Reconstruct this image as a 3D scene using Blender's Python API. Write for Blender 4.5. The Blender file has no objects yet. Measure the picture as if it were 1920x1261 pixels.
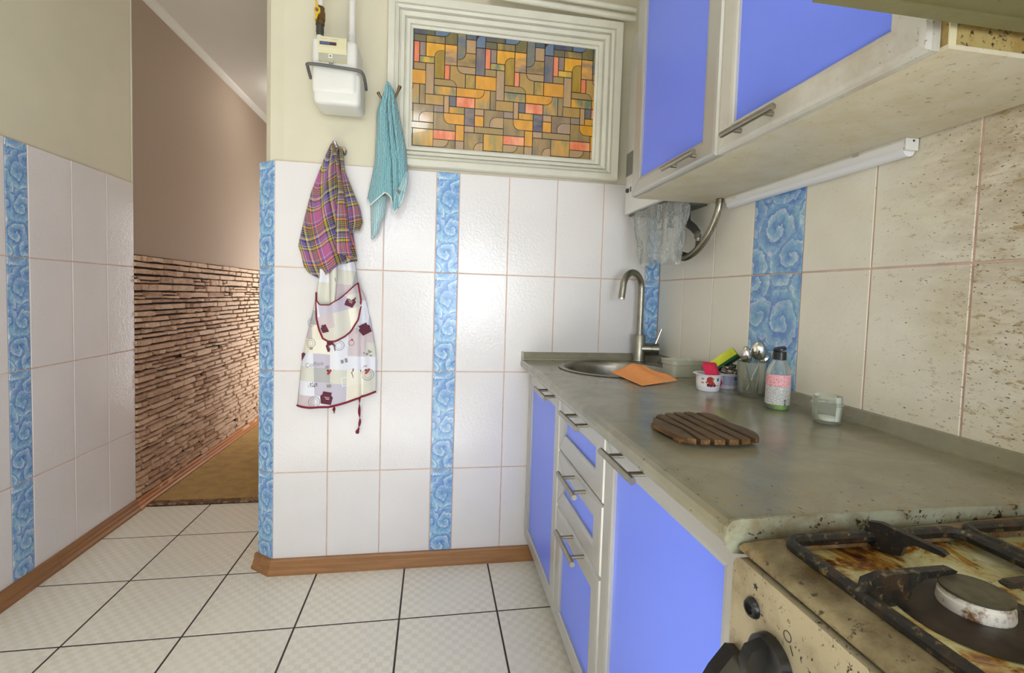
import bpy, bmesh, math, random
from mathutils import Vector, Matrix
random.seed(7)
sc = bpy.context.scene
COL = sc.collection
# ------------------------------------------------------------------ camera
cam_d = bpy.data.cameras.new('camera'); cam = bpy.data.objects.new('camera', cam_d); COL.objects.link(cam)
CX, CY, CZ = 0.6113, -1.9026, 1.1056
yaw, pitch, roll = 0.1593, -0.0483, 0.0301
fw = Vector((math.sin(yaw)*math.cos(pitch), math.cos(yaw)*math.cos(pitch), math.sin(pitch)))
rt0 = Vector((math.cos(yaw), -math.sin(yaw), 0)); up0 = rt0.cross(fw)
rt = rt0*math.cos(roll)+up0*math.sin(roll); up = -rt0*math.sin(roll)+up0*math.cos(roll)
cam.matrix_world = Matrix(((rt.x, up.x, -fw.x, CX), (rt.y, up.y, -fw.y, CY), (rt.z, up.z, -fw.z, CZ), (0, 0, 0, 1)))
cam_d.sensor_width = 36; cam_d.lens = 881.676*36/1920
cam_d.shift_x = (960-960.589)/1920; cam_d.shift_y = (596.841-630.5)/1920
cam_d.clip_start = 0.02
sc.camera = cam
# ------------------------------------------------------------------ world, sun, large lights, exposure
W = bpy.data.worlds.new('world'); sc.world = W; W.use_nodes = True
W.node_tree.nodes['Background'].inputs[0].default_value = (0.78, 0.88, 1.0, 1)
W.node_tree.nodes['Background'].inputs[1].default_value = 1.2
def area(name, loc, rot, sx, sy, power, color=(1, 1, 1)):
    d = bpy.data.lights.new(name, 'AREA'); d.shape = 'RECTANGLE'; d.size = sx; d.size_y = sy; d.energy = power; d.color = color
    o = bpy.data.objects.new(name, d); COL.objects.link(o); o.location = loc; o.rotation_euler = rot; return o
area('window_daylight', (1.02, -3.36, 1.15), (math.radians(90), 0, 0), 0.75, 1.15, 52, (0.88, 0.96, 1.05))   # daylight entering the casements of the window behind the viewer
area('window_daylight', (0.12, -3.36, 1.72), (math.radians(90), 0, 0), 0.5, 0.6, 16, (0.88, 0.96, 1.05))
area('hall_fill', (-0.085, 2.38, 0.95), (0, math.radians(90), 0), 1.5, 0.75, 31, (0.94, 0.98, 1.0))           # unseen area light added to light the corridor stone evenly
sd = bpy.data.lights.new('sun', 'SUN'); sd.energy = 52; sd.angle = 0.01; sd.color = (0.88, 0.96, 1.05)
so = bpy.data.objects.new('sun', sd); COL.objects.link(so)
so.rotation_euler = Vector((-0.42, 1.8, -1.9)).to_track_quat('-Z', 'Y').to_euler(); so.location = (1.2, -5, 4)
sc.view_settings.view_transform = 'Standard'; sc.view_settings.look = 'None'; sc.view_settings.gamma = 1.0
sc.view_settings.use_curve_mapping = False
sc.view_settings.exposure = -0.82
sc.cycles.max_bounces = 7; sc.cycles.diffuse_bounces = 4; sc.cycles.glossy_bounces = 4; sc.cycles.transparent_max_bounces = 12
sc.cycles.caustics_reflective = False; sc.cycles.caustics_refractive = False

# ------------------------------------------------------------------ material helpers
def c(r, g, b):
    f = lambda v: ((v/255)/12.92 if v/255 <= 0.04045 else ((v/255+0.055)/1.055)**2.4)
    return (f(r), f(g), f(b), 1.0)
class G:
    def __init__(s, name):
        s.m = bpy.data.materials.new(name); s.m.use_nodes = True; s.t = s.m.node_tree; s.b = s.t.nodes['Principled BSDF']
    def n(s, ty, **k):
        x = s.t.nodes.new(ty)
        for a, v in k.items(): setattr(x, a, v)
        return x
    def L(s, sock, v):
        if hasattr(v, 'is_linked'): s.t.links.new(v, sock)
        elif isinstance(v, (int, float)) and sock.type == 'VECTOR': sock.default_value = (v, v, v)
        else: sock.default_value = v
    def pos(s, scale=(1, 1, 1), kind='world', rot=(0, 0, 0)):
        if kind == 'world': o = s.n('ShaderNodeNewGeometry').outputs['Position']
        elif kind == 'uv': o = s.n('ShaderNodeTexCoord').outputs['UV']
        else: o = s.n('ShaderNodeTexCoord').outputs['Object']
        mp = s.n('ShaderNodeMapping'); s.L(mp.inputs[0], o); mp.inputs['Scale'].default_value = scale; mp.inputs['Rotation'].default_value = rot
        return mp.outputs[0]
    def noise(s, v, sc_, det=3, rough=0.55, dist=0.0, out=0):
        x = s.n('ShaderNodeTexNoise'); s.L(x.inputs['Vector'], v); x.inputs['Scale'].default_value = sc_; x.inputs['Detail'].default_value = det
        x.inputs['Roughness'].default_value = rough; x.inputs['Distortion'].default_value = dist; return x.outputs[out]
    def voro(s, v, sc_, feature='F1', out='Distance', rand=1.0):
        x = s.n('ShaderNodeTexVoronoi', feature=feature); s.L(x.inputs['Vector'], v); x.inputs['Scale'].default_value = sc_
        x.inputs['Randomness'].default_value = rand; return x.outputs[out]
    def ramp(s, f, stops, interp='LINEAR'):
        x = s.n('ShaderNodeValToRGB'); x.color_ramp.interpolation = interp; e = x.color_ramp.elements
        while len(e) < len(stops): e.new(0.5)
        for q, (p, col) in zip(e, stops): q.position = p; q.color = col
        s.L(x.inputs[0], f); return x.outputs[0]
    def mix(s, f, a, b, mode='MIX'):
        x = s.n('ShaderNodeMix', data_type='RGBA', blend_type=mode); s.L(x.inputs[0], f); s.L(x.inputs[6], a); s.L(x.inputs[7], b); return x.outputs[2]
    def ma(s, op, a, b=0.0, clamp=False):
        x = s.n('ShaderNodeMath', operation=op, use_clamp=clamp); s.L(x.inputs[0], a); s.L(x.inputs[1], b); return x.outputs[0]
    def mr(s, v, a, b, p=0.0, q=1.0, smooth=False):
        x = s.n('ShaderNodeMapRange'); x.interpolation_type = 'SMOOTHSTEP' if smooth else 'LINEAR'
        s.L(x.inputs[0], v); s.L(x.inputs[1], a); s.L(x.inputs[2], b); s.L(x.inputs[3], p); s.L(x.inputs[4], q); return x.outputs[0]
    def sep(s, v):
        x = s.n('ShaderNodeSeparateXYZ'); s.L(x.inputs[0], v); return x.outputs
    def bump(s, h, strength=0.3, dist=0.002, nrm=None):
        x = s.n('ShaderNodeBump'); x.inputs['Strength'].default_value = strength; x.inputs['Distance'].default_value = dist
        s.L(x.inputs['Height'], h)
        if nrm is not None: s.L(x.inputs['Normal'], nrm)
        return x.outputs[0]
    def set(s, **k):
        for a, v in k.items():
            s.L(s.b.inputs[{'base': 'Base Color', 'rough': 'Roughness', 'metal': 'Metallic', 'normal': 'Normal', 'trans': 'Transmission Weight',
                            'ior': 'IOR', 'alpha': 'Alpha', 'coat': 'Coat Weight', 'sheen': 'Sheen Weight', 'spec': 'Specular IOR Level', 'coatr': 'Coat Roughness'}[a]], v)
        return s.m
def plain(name, col, rough=0.5, metal=0.0, var=0.0, vs=20, bump=0.0, bs=150, bd=0.001, **k):
    g = G(name); base = col
    if var:
        f = g.noise(g.pos(), vs, 4)
        base = g.mix(g.mr(f, 0.3, 0.7), tuple(x*(1-var) for x in col[:3])+(1,), tuple(min(1, x*(1+var)) for x in col[:3])+(1,))
    g.set(base=base, rough=rough, metal=metal, **k)
    if bump: g.set(normal=g.bump(g.noise(g.pos(), bs, 3), bump, bd))
    return g.m
def grime(g, base, y0=-0.75, y1=-1.6, fine=210, amt=1.0, hx=(1, 1, 1), burnt=False, filmc=None):
    """cooking grease that thickens towards the stove: film, streaks, specks"""
    p = g.pos(); yy = g.sep(p)[1]
    near = g.mr(yy, y0, y1, 0, 1)
    film = g.ma('MULTIPLY', g.mr(g.noise(g.pos(), 6, 4), 0.3, 0.75), g.ma('MULTIPLY', near, 0.55*amt))
    b1 = g.mix(film, base, filmc or c(196, 178, 112))
    if burnt:
        zz = g.sep(p)[2]; hot = g.ma('MULTIPLY', g.mr(yy, -1.0, -1.4, 0, 1), g.mr(zz, 0.95, 1.4, 0.25, 1))
        b1 = g.mix(g.ma('MULTIPLY', hot, g.mr(g.noise(g.pos(scale=(1, .5, 1.5)), 24, 6, .7), .30, .60, .15, .95)), b1, c(132, 100, 46))
    st = g.noise(g.pos(scale=hx), 58, 6, 0.7)
    th = g.mr(near, 0, 1, 0.76, 0.50)
    streak = g.ma('MULTIPLY', g.mr(g.ma('SUBTRACT', st, th), 0.0, 0.10), g.ma('MULTIPLY', near, 0.8*amt), True)
    b2 = g.mix(streak, b1, c(150, 118, 52))
    sp = g.noise(g.pos(scale=hx), fine, 2, 0.5)
    th2 = g.mr(near, 0, 1, 0.82, 0.62)
    speck = g.mr(g.ma('SUBTRACT', sp, th2), 0.0, 0.03)
    return g.mix(g.ma('MULTIPLY', speck, 0.85), b2, c(70, 54, 24)), near
def tile_mat(name, col, greasy=False, bscale=95, bstr=0.35, rough=0.16):
    g = G(name); p = g.pos()
    f = g.noise(p, 3, 2)
    base = g.mix(g.mr(f, 0.3, 0.7), col, tuple(x*0.94 for x in col[:3])+(1,))
    sp = g.noise(p, 130, 1); base = g.mix(g.mr(sp, 0.80, 0.83, 0, 0.55), base, c(160, 130, 90))
    if greasy:
        base, near = grime(g, base, y0=-0.55, y1=-1.35, hx=(1, 0.55, 1.3), burnt=True)
        g.set(rough=g.mr(near, 0, 1, rough, 0.35))
    else: g.set(rough=rough)
    h = g.noise(p, bscale, 3, 0.5, 0.6)
    g.set(base=base, normal=g.bump(h, bstr, 0.0025)); return g.m
def rose_mat(name, scale, turns):
    g = G(name); p = g.pos(kind='obj'); q = g.sep(p)
    cb = g.n('ShaderNodeCombineXYZ'); g.L(cb.inputs[0], q[0]); g.L(cb.inputs[1], q[2])
    wn = g.noise(p, 14, 3, 0.55, 0, 1)
    off = g.n('ShaderNodeVectorMath', operation='MULTIPLY_ADD'); g.L(off.inputs[0], wn); g.L(off.inputs[1], (0.030, 0.030, 0.0)); g.L(off.inputs[2], cb.outputs[0])
    v = off.outputs[0]
    vo = g.n('ShaderNodeTexVoronoi', voronoi_dimensions='2D'); g.L(vo.inputs['Vector'], v); vo.inputs['Scale'].default_value = scale; vo.inputs['Randomness'].default_value = 0.7
    dl = g.n('ShaderNodeVectorMath', operation='SUBTRACT'); g.L(dl.inputs[0], v); g.L(dl.inputs[1], vo.outputs['Position'])
    d = g.sep(dl.outputs[0]); ang = g.ma('DIVIDE', g.ma('ARCTAN2', d[1], d[0]), 6.2832)
    brush = g.noise(p, 60, 5, 0.7, 1.2)
    ph = g.ma('ADD', g.ma('ADD', g.ma('MULTIPLY', vo.outputs['Distance'], turns), ang), g.ma('MULTIPLY', g.noise(p, 30, 3), 1.1))
    saw = g.ma('FRACT', ph)
    k = g.ma('ADD', g.ma('MULTIPLY', saw, 0.40), g.ma('MULTIPLY', brush, 0.86))
    k = g.ma('ADD', k, g.ma('MULTIPLY', vo.outputs['Distance'], 0.10))
    colr = g.ramp(k, [(0.34, c(74, 104, 186)), (0.50, c(98, 146, 208)), (0.64, c(124, 178, 218)), (0.78, c(158, 200, 226)), (0.96, c(226, 236, 242))])
    hue = g.noise(p, 11, 1)
    colr = g.mix(g.mr(hue, 0.45, 0.6, 0, 0.6), colr, g.mix(0.45, colr, c(84, 112, 206)))
    colr = g.mix(g.mr(g.noise(p, 8, 1), 0.5, 0.62, 0, 0.45), colr, g.mix(0.5, colr, c(120, 178, 190)))
    grid = g.n('ShaderNodeTexChecker'); g.L(grid.inputs[0], p); grid.inputs['Scale'].default_value = 420
    colr = g.mix(g.ma('MULTIPLY', grid.outputs[1], 0.10), colr, c(235, 240, 245))
    g.set(base=colr, rough=0.2, normal=g.bump(g.noise(p, 90, 3), 0.2, 0.002)); return g.m
MT = {}
MT['tile'] = tile_mat('white_tile', c(233, 229, 228), bstr=0.34, rough=0.15)
MT['tile_left'] = MT['tile']
MT['tile_right'] = tile_mat('greasy_tile', c(242, 236, 220), True, 60, 0.22, 0.25)
MT['rose'] = rose_mat('rose_strip', 12, 2.6)
MT['rose_wide'] = rose_mat('rose_decor', 8, 2.8)
MT['grout'] = plain('pink_grout', c(214, 182, 164), 0.8, var=0.12, vs=30)
MT['plaster'] = plain('cream_plaster', c(220, 213, 189), 0.7, var=0.03, vs=4, bump=0.06, bs=25)
MT['paper'] = plain('beige_wallpaper', c(168, 147, 128), 0.8, var=0.04, vs=160, bump=0.25, bs=420)
MT['ceil'] = plain('ceiling_white', c(212, 206, 196), 0.8, var=0.02, vs=3)
MT['white'] = plain('white_enamel', c(226, 224, 217), 0.25, var=0.02, vs=8)
MT['frame'] = plain('old_white_paint', c(220, 217, 201), 0.42, var=0.05, vs=12, bump=0.12, bs=60)
MT['floorgrout'] = plain('dark_grout', c(70, 58, 52), 0.85)
MT['steel'] = plain('brushed_steel', c(150, 146, 136), 0.32, 1.0, var=0.08, vs=40)
MT['chrome'] = plain('chrome', c(200, 198, 192), 0.14, 1.0)
MT['nickel'] = plain('satin_nickel', c(164, 158, 142), 0.28, 1.0, var=0.06, vs=60)
MT['tapmetal'] = plain('dull_tap_metal', c(150, 146, 132), 0.34, 1.0, var=0.12, vs=50)
MT['alu'] = plain('aluminium_profile', c(192, 190, 184), 0.36, 0.5)
MT['blue'] = plain('periwinkle_panel', c(116, 140, 254), 0.33, var=0.015, vs=5)
MT['black'] = plain('black_plastic', c(26, 25, 24), 0.3)
MT['rubber'] = plain('dark_rubber', c(70, 66, 60), 0.55)
MT['bronze'] = plain('bronze_metal', c(120, 98, 66), 0.32, 1.0)
MT['carcass'] = plain('carcass_grey', c(176, 172, 160), 0.5)
MT['yellow'] = plain('yellow_handle', c(222, 178, 36), 0.4)
MT['greyplate'] = plain('grey_plastic', c(178, 176, 156), 0.4)
MT['cream'] = plain('cream_plastic', c(216, 208, 170), 0.4)
MT['darkgrey'] = plain('dark_grey_paint', c(98, 98, 98), 0.45)
MT['lead'] = plain('lead_line', c(44, 30, 24), 0.4)
MT['maroon'] = plain('maroon_binding', c(132, 26, 44), 0.8, bump=0.3, bs=500)
MT['inkmaroon'] = plain('maroon_print', c(98, 42, 60), 0.85)
MT['inkgrey'] = plain('grey_print', c(150, 148, 146), 0.85)
MT['inkred'] = plain('red_print', c(172, 52, 46), 0.85)
MT['inkblack'] = plain('black_print', c(44, 42, 46), 0.6)
MT['inkblue'] = plain('blue_print', c(92, 104, 160), 0.6)
MT['inkgreen'] = plain('green_print', c(120, 160, 60), 0.6)
MT['inkwhite'] = plain('white_print', c(236, 236, 232), 0.5)
MT['inkpink'] = plain('pink_print', c(240, 178, 178), 0.5)

def floor_tile_mat():
    g = G('cream_floor_tile'); p = g.pos(rot=(0, 0, 0.0082))
    ch = g.n('ShaderNodeTexChecker'); g.L(ch.inputs[0], g.pos(kind='obj')); ch.inputs['Scale'].default_value = 47
    f = g.noise(p, 5, 3); e = g.noise(p, 60, 2)
    amt = g.ma('MULTIPLY', ch.outputs[1], g.mr(f, 0.3, 0.65, 0.35, 1.0))
    base = g.mix(amt, c(240, 235, 221), c(229, 222, 203))
    base = g.mix(g.mr(e, 0.5, 0.75, 0, 0.4), base, c(232, 224, 206))
    sp = g.noise(p, 70, 1); base = g.mix(g.mr(sp, 0.82, 0.85, 0, 0.5), base, c(140, 120, 90))
    g.set(base=base, rough=g.mr(ch.outputs[1], 0, 1, 0.30, 0.42), normal=g.bump(g.noise(p, 140, 2), 0.06, 0.001)); return g.m
MT['floortile'] = floor_tile_mat()
def wood_mat(name, a, b, scale=(3, 60, 60), rough=0.45):
    g = G(name); p = g.pos(scale=scale)
    f = g.noise(p, 1.5, 5, 0.6, 0.6)
    g.set(base=g.ramp(f, [(0.3, a), (0.7, b)]), rough=rough, normal=g.bump(f, 0.08, 0.001)); return g.m
MT['skirt_x'] = wood_mat('brown_skirting', c(142, 98, 58), c(170, 122, 76), (2.5, 60, 60))
MT['skirt_y'] = wood_mat('brown_skirting_side', c(136, 94, 56), c(164, 116, 72), (60, 2.5, 60))
MT['skirt_c'] = wood_mat('corridor_skirting', c(166, 106, 60), c(196, 130, 80), (60, 2.5, 60))
def trivet_wood():
    g = G('charred_trivet_wood'); p = g.pos(scale=(70, 9, 70))
    f = g.noise(p, 1.2, 5, 0.65, 0.4); k = g.noise(g.pos(), 28, 4)
    base = g.ramp(f, [(0.25, c(62, 46, 32)), (0.5, c(100, 70, 38)), (0.64, c(146, 102, 52)), (0.8, c(180, 134, 76))])
    nz = g.sep(g.n('ShaderNodeNewGeometry').outputs['Normal'])[2]
    top = g.mix(g.mr(k, 0.35, 0.6), c(62, 52, 40), c(92, 76, 56))
    g.set(base=g.mix(g.mr(nz, 0.5, 0.9, 0, 0.85), base, top), rough=0.6, normal=g.bump(f, 0.3, 0.001)); return g.m
MT['trivet'] = trivet_wood()
def counter_mat():
    g = G('grey_olive_worktop'); p = g.pos(); f = g.noise(p, 7, 5, 0.65, 0.5); e = g.noise(p, 45, 4, 0.6)
    base = g.mix(g.mr(f, 0.3, 0.7), c(122, 118, 100), c(150, 145, 124))
    base = g.mix(g.mr(e, 0.3, 0.7, 0, 0.18), base, c(118, 112, 94))
    base, near = grime(g, base, y0=-0.85, y1=-1.5, fine=130, amt=0.9, hx=(1.6, 0.6, 1), filmc=c(132, 118, 70))
    g.set(base=base, rough=g.mr(f, 0.3, 0.7, 0.13, 0.24), normal=g.bump(e, 0.04, 0.001)); return g.m
MT['counter'] = counter_mat()
def dirty(name, col, rough, metal, amt, dark=c(60, 44, 24), mid=c(150, 118, 56), y0=-0.8, y1=-1.5, sc1=14, sc2=90):
    g = G(name); p = g.pos(); near = g.mr(g.sep(p)[1], y0, y1, 0.0, 1)
    f = g.noise(p, sc1, 6, 0.65); b = g.mix(g.ma('MULTIPLY', g.mr(f, 0.42, 0.68), g.ma('MULTIPLY', near, amt)), col, mid)
    s = g.noise(p, sc2, 4, 0.7); sp = g.mr(g.ma('SUBTRACT', s, g.mr(near, 0, 1, 0.80, 0.585)), 0, 0.05)
    b = g.mix(g.ma('MULTIPLY', sp, min(1, amt*1.2)), b, dark)
    g.set(base=b, rough=g.mr(f, 0.3, 0.7, rough, rough+0.2), metal=metal, normal=g.bump(s, 0.12, 0.0015)); return g.m
MT['alu_dirty'] = dirty('greasy_aluminium', c(212, 209, 199), 0.36, 0.3, 0.6, sc1=9, sc2=110)
MT['under'] = dirty('greasy_white_board', c(214, 206, 184), 0.35, 0.0, 0.45, mid=c(196, 172, 112), y0=0.9, y1=-1.6, sc2=75)
MT['side'] = dirty('very_greasy_board', c(172, 152, 96), 0.5, 0.0, 0.9, y0=-0.8, y1=-1.2, sc1=26, sc2=130)
MT['hood'] = dirty('greasy_hood_enamel', c(120, 115, 80), 0.35, 0.1, 0.6, mid=c(104, 86, 44), y0=-0.9, y1=-1.9, sc1=11, sc2=60)
MT['stove'] = dirty('grimy_stove_enamel', c(192, 178, 146), 0.26, 0.5, 0.95, dark=c(58, 42, 28), mid=c(124, 106, 74), y0=-0.6, y1=-1.65, sc1=10, sc2=150)
def basin_mat():
    g = G('burnt_hob_enamel'); p = g.pos(); f = g.noise(p, 17, 6, 0.68, 0.8); e = g.noise(p, 70, 5, 0.7); q = g.noise(p, 8, 3)
    base = g.ramp(f, [(0.38, c(200, 194, 156)), (0.50, c(180, 168, 112)), (0.56, c(156, 112, 44)), (0.61, c(98, 56, 24)), (0.68, c(34, 25, 18))])
    base = g.mix(g.mr(e, 0.62, 0.7, 0, 0.85), base, c(50, 32, 20)); base = g.mix(g.mr(e, 0.30, 0.24, 0, 0.8), base, c(226, 198, 96))
    g.set(base=base, rough=g.mr(q, 0.3, 0.7, 0.12, 0.4), normal=g.bump(e, 0.5, 0.002)); return g.m
MT['basin'] = basin_mat()
def rim_mat():
    g = G('rusty_hob_rim'); p = g.pos(); f = g.noise(p, 16, 6, 0.65); s_ = g.noise(p, 95, 4, 0.7); q = g.sep(p)
    base = g.mix(g.mr(f, 0.40, 0.66), c(158, 144, 108), c(94, 76, 48))
    rust = g.ma('MULTIPLY', g.mr(g.noise(p, 22, 5, 0.7), 0.38, 0.6), g.mr(q[1], -1.455, -1.425))
    base = g.mix(rust, base, g.ramp(s_, [(0.35, c(62, 36, 18)), (0.5, c(120, 66, 24)), (0.65, c(186, 132, 46))]))
    base = g.mix(g.mr(s_, 0.60, 0.66, 0, 0.85), base, c(58, 42, 26))
    g.set(base=base, rough=0.34, metal=0.2, normal=g.bump(s_, 0.4, 0.002)); return g.m
MT['stoverim'] = rim_mat()
MT['strip'] = dirty('grubby_metal_strip', c(158, 160, 138), 0.4, 0.3, 0.9, dark=c(50, 36, 20), mid=c(116, 92, 48), y0=-0.6, y1=-1.3, sc1=16, sc2=70)
def iron_mat():
    g = G('greasy_cast_iron'); p = g.pos(); e = g.noise(p, 95, 5, 0.7); f = g.noise(p, 24, 4)
    base = g.mix(g.mr(f, 0.52, 0.70), c(20, 18, 15), c(62, 42, 22)); base = g.mix(g.mr(e, 0.57, 0.68, 0, 0.8), base, c(142, 120, 78))
    g.set(base=base, rough=0.42, normal=g.bump(e, 0.8, 0.002)); return g.m
MT['iron'] = iron_mat()
MT['burnerdish'] = plain('burnt_burner_dish', c(56, 46, 37), 0.42, 0.3, var=0.4, vs=40, bump=0.3, bs=120)
def worn_white():
    g = G('worn_burner_ring'); e = g.noise(g.pos(), 70, 5, 0.7)
    g.set(base=g.mix(g.mr(e, 0.5, 0.64), c(222, 216, 204), c(120, 84, 48)), rough=0.4, metal=0.2); return g.m
MT['burnerring'] = worn_white()
MT['burnercap'] = plain('sooty_burner_cap', c(84, 78, 60), 0.5, 0.2, var=0.35, vs=90, bump=0.4, bs=160)
def stone_mat():
    g = G('brown_ledge_stone'); oi = g.n('ShaderNodeObjectInfo').outputs['Random']
    p = g.pos(scale=(1, 0.5, 1.6)); f = g.noise(p, 42, 5, 0.65)
    base = g.ramp(f, [(0.28, c(126, 92, 70)), (0.45, c(178, 138, 108)), (0.6, c(208, 170, 138)), (0.78, c(232, 206, 176))])
    base = g.mix(0.5, base, g.ramp(oi, [(0, c(142, 106, 82)), (0.5, c(200, 164, 134)), (1, c(230, 204, 176))]))
    g.set(base=base, rough=0.7, normal=g.bump(f, 0.7, 0.006)); return g.m
MT['stone'] = stone_mat()
MT['joint'] = plain('dark_stone_joint', c(30, 20, 15), 0.9)
def carpet_mat():
    g = G('golden_carpet'); p = g.pos(); f = g.noise(p, 14, 5, 0.65); e = g.noise(p, 260, 3, 0.7)
    base = g.mix(g.mr(f, 0.3, 0.7), c(176, 132, 36), c(218, 174, 62)); base = g.mix(g.mr(e, 0.35, 0.65, 0, 0.5), base, c(140, 104, 32))
    g.set(base=base, rough=0.95, sheen=0.3, normal=g.bump(e, 0.9, 0.006)); return g.m
MT['carpet'] = carpet_mat()
def marble_strip():
    g = G('brown_marbled_edge'); p = g.pos(); f = g.noise(p, 24, 5, 0.65, 1.2)
    g.set(base=g.ramp(f, [(0.3, c(66, 42, 30)), (0.5, c(104, 74, 52)), (0.6, c(168, 140, 104)), (0.75, c(84, 56, 40))]), rough=0.6); return g.m
MT['marble'] = marble_strip()

def plaid_mat():
    g = G('plaid_flannel'); uv = g.sep(g.pos(kind='uv'))
    W_, Nv, Y_, O_, Mg, Vi, Mr = c(226, 214, 206), c(38, 38, 62), c(196, 180, 50), c(226, 128, 66), c(172, 92, 140), c(108, 90, 152), c(110, 46, 66)
    st = [(0.0, Mg), (0.14, Nv), (0.17, Y_), (0.23, Nv), (0.26, W_), (0.275, Vi), (0.38, Nv), (0.44, W_), (0.455, Y_), (0.50, Vi), (0.545, Nv), (0.575, Y_), (0.59, Nv), (0.625, Y_), (0.64, Nv), (0.675, Y_), (0.69, Nv), (0.73, O_), (0.78, Nv), (0.80, Vi), (0.86, W_), (0.875, Mg)]
    a = g.ramp(g.ma('FRACT', g.ma('MULTIPLY', uv[0], 8.6)), st, 'CONSTANT'); b = g.ramp(g.ma('FRACT', g.ma('MULTIPLY', uv[1], 7.2)), st, 'CONSTANT')
    tw = g.ma('GREATER_THAN', g.ma('FRACT', g.ma('MULTIPLY', g.ma('ADD', uv[0], uv[1]), 420)), 0.5)
    base = g.mix(g.mr(tw, 0, 1, 0.35, 0.65), a, b)
    g.set(base=base, rough=0.9, sheen=0.2, normal=g.bump(g.noise(g.pos(kind='uv'), 500, 2), 0.3, 0.001)); return g.m
MT['plaid'] = plaid_mat()
def patch_mat():
    g = G('patchwork_cotton'); p = g.pos(kind='uv')
    sn = g.n('ShaderNodeVectorMath', operation='SNAP'); g.L(sn.inputs[0], p); sn.inputs[1].default_value = (0.058, 0.054, 1)
    wn = g.n('ShaderNodeTexWhiteNoise', noise_dimensions='2D'); g.L(wn.inputs['Vector'], sn.outputs[0])
    base = g.ramp(wn.outputs[0], [(0.0, c(238, 233, 216)), (0.2, c(198, 192, 206)), (0.33, c(230, 230, 238)), (0.5, c(208, 194, 198)), (0.62, c(216, 214, 202)), (0.76, c(236, 229, 210)), (0.9, c(180, 180, 180))], 'CONSTANT')
    g.set(base=base, rough=0.85, normal=g.bump(g.noise(p, 600, 2), 0.15, 0.001)); return g.m
MT['patch'] = patch_mat()
def towel_mat(name, col, k):
    g = G(name); uv = g.sep(g.pos(kind='uv')); p = g.pos(kind='uv')
    rib = g.ma('SINE', g.ma('ADD', g.ma('MULTIPLY', uv[0], 900), g.ma('MULTIPLY', g.noise(p, 60, 3), 14)))
    e = g.noise(p, 420, 3, 0.7)
    h = g.ma('ADD', g.ma('MULTIPLY', rib, 0.5), e)
    base = g.mix(g.mr(h, 0.1, 1.1), tuple(x*0.72 for x in col[:3])+(1,), tuple(min(1, x*1.12) for x in col[:3])+(1,))
    base = g.mix(g.mr(g.noise(g.pos(kind='uv', scale=(1, 0.4, 1)), 70, 2), 0.68, 0.76, 0, 0.5), base, c(190, 220, 222))
    g.set(base=base, rough=0.95, sheen=0.3, normal=g.bump(h, k, 0.003)); return g.m
MT['terry'] = towel_mat('teal_terry', c(140, 194, 202), 0.7)
MT['terry_rev'] = towel_mat('pale_terry', c(176, 208, 212), 0.3)
MT['hem'] = plain('white_hem', c(214, 222, 220), 0.9)
def glassy(name, col, rough=0.03, alpha=None):
    g = G(name); g.set(base=col, rough=rough, trans=1.0, ior=1.45); return g.m
def clear(name, col, opac, rough=0.1):
    """thin clear plastic or glass: mostly see-through with a glossy surface"""
    g = G(name); t = g.t; out = t.nodes['Material Output']
    tr = g.n('ShaderNodeBsdfTransparent'); tr.inputs[0].default_value = (0.94, 0.95, 0.93, 1)
    g.set(base=col, rough=rough)
    lw = g.n('ShaderNodeFresnel'); lw.inputs[0].default_value = 1.45
    f = g.ma('ADD', opac, g.ma('MULTIPLY', lw.outputs[0], 0.9), True)
    mx = g.n('ShaderNodeMixShader'); g.L(mx.inputs[0], f); g.L(mx.inputs[1], tr.outputs[0]); g.L(mx.inputs[2], g.b.outputs[0])
    g.L(out.inputs[0], mx.outputs[0]); return g.m
MT['glass'] = clear('clear_glass', c(226, 228, 216), 0.07, 0.05)
MT['frost'] = clear('cloudy_glass', c(206, 208, 190), 0.15, 0.15)
MT['bottle'] = clear('clear_bottle_plastic', c(222, 226, 218), 0.12, 0.08)
def film_mat():
    g = G('crinkled_clear_film'); t = g.t; out = t.nodes['Material Output']
    p = g.pos(scale=(1, 1, 0.28)); cr = g.noise(p, 60, 4, 0.6, 1.5)
    tr = g.n('ShaderNodeBsdfTransparent'); tr.inputs[0].default_value = (0.93, 0.94, 0.93, 1)
    g.set(base=c(226, 226, 220), rough=0.12, normal=g.bump(cr, 0.9, 0.01))
    ridge = g.mr(g.ma('ABSOLUTE', g.ma('SUBTRACT', cr, 0.5)), 0.02, 0.0, 0, 0.45)
    mx = g.n('ShaderNodeMixShader'); g.L(mx.inputs[0], g.ma('ADD', 0.30, ridge, True)); g.L(mx.inputs[1], tr.outputs[0]); g.L(mx.inputs[2], g.b.outputs[0])
    g.L(out.inputs[0], mx.outputs[0]); return g.m
MT['film'] = film_mat()
MT['milky'] = clear('milky_plastic', c(222, 220, 200), 0.66, 0.25)
MT['green_soap'] = plain('green_soap', c(142, 190, 48), 0.12)
MT['salt'] = plain('white_salt', c(236, 234, 226), 0.9, bump=0.4, bs=700)
MT['cupwhite'] = plain('white_cup_plastic', c(232, 230, 238), 0.3)
MT['orange'] = plain('orange_viscose', c(240, 158, 92), 0.9, var=0.05, vs=60, bump=0.35, bs=420)
MT['pinksponge'] = plain('red_sponge', c(206, 44, 76), 0.95, var=0.1, vs=140, bump=0.5, bs=300)
MT['yelsponge'] = plain('yellow_sponge', c(206, 214, 62), 0.95, var=0.08, vs=140, bump=0.5, bs=260)
MT['greenpad'] = plain('green_scourer', c(34, 84, 48), 0.95, var=0.2, vs=200, bump=0.6, bs=400)
MT['wool'] = plain('steel_wool', c(150, 142, 128), 0.22, 1.0)
MT['labelback'] = plain('paper_label', c(236, 232, 228), 0.45)
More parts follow.
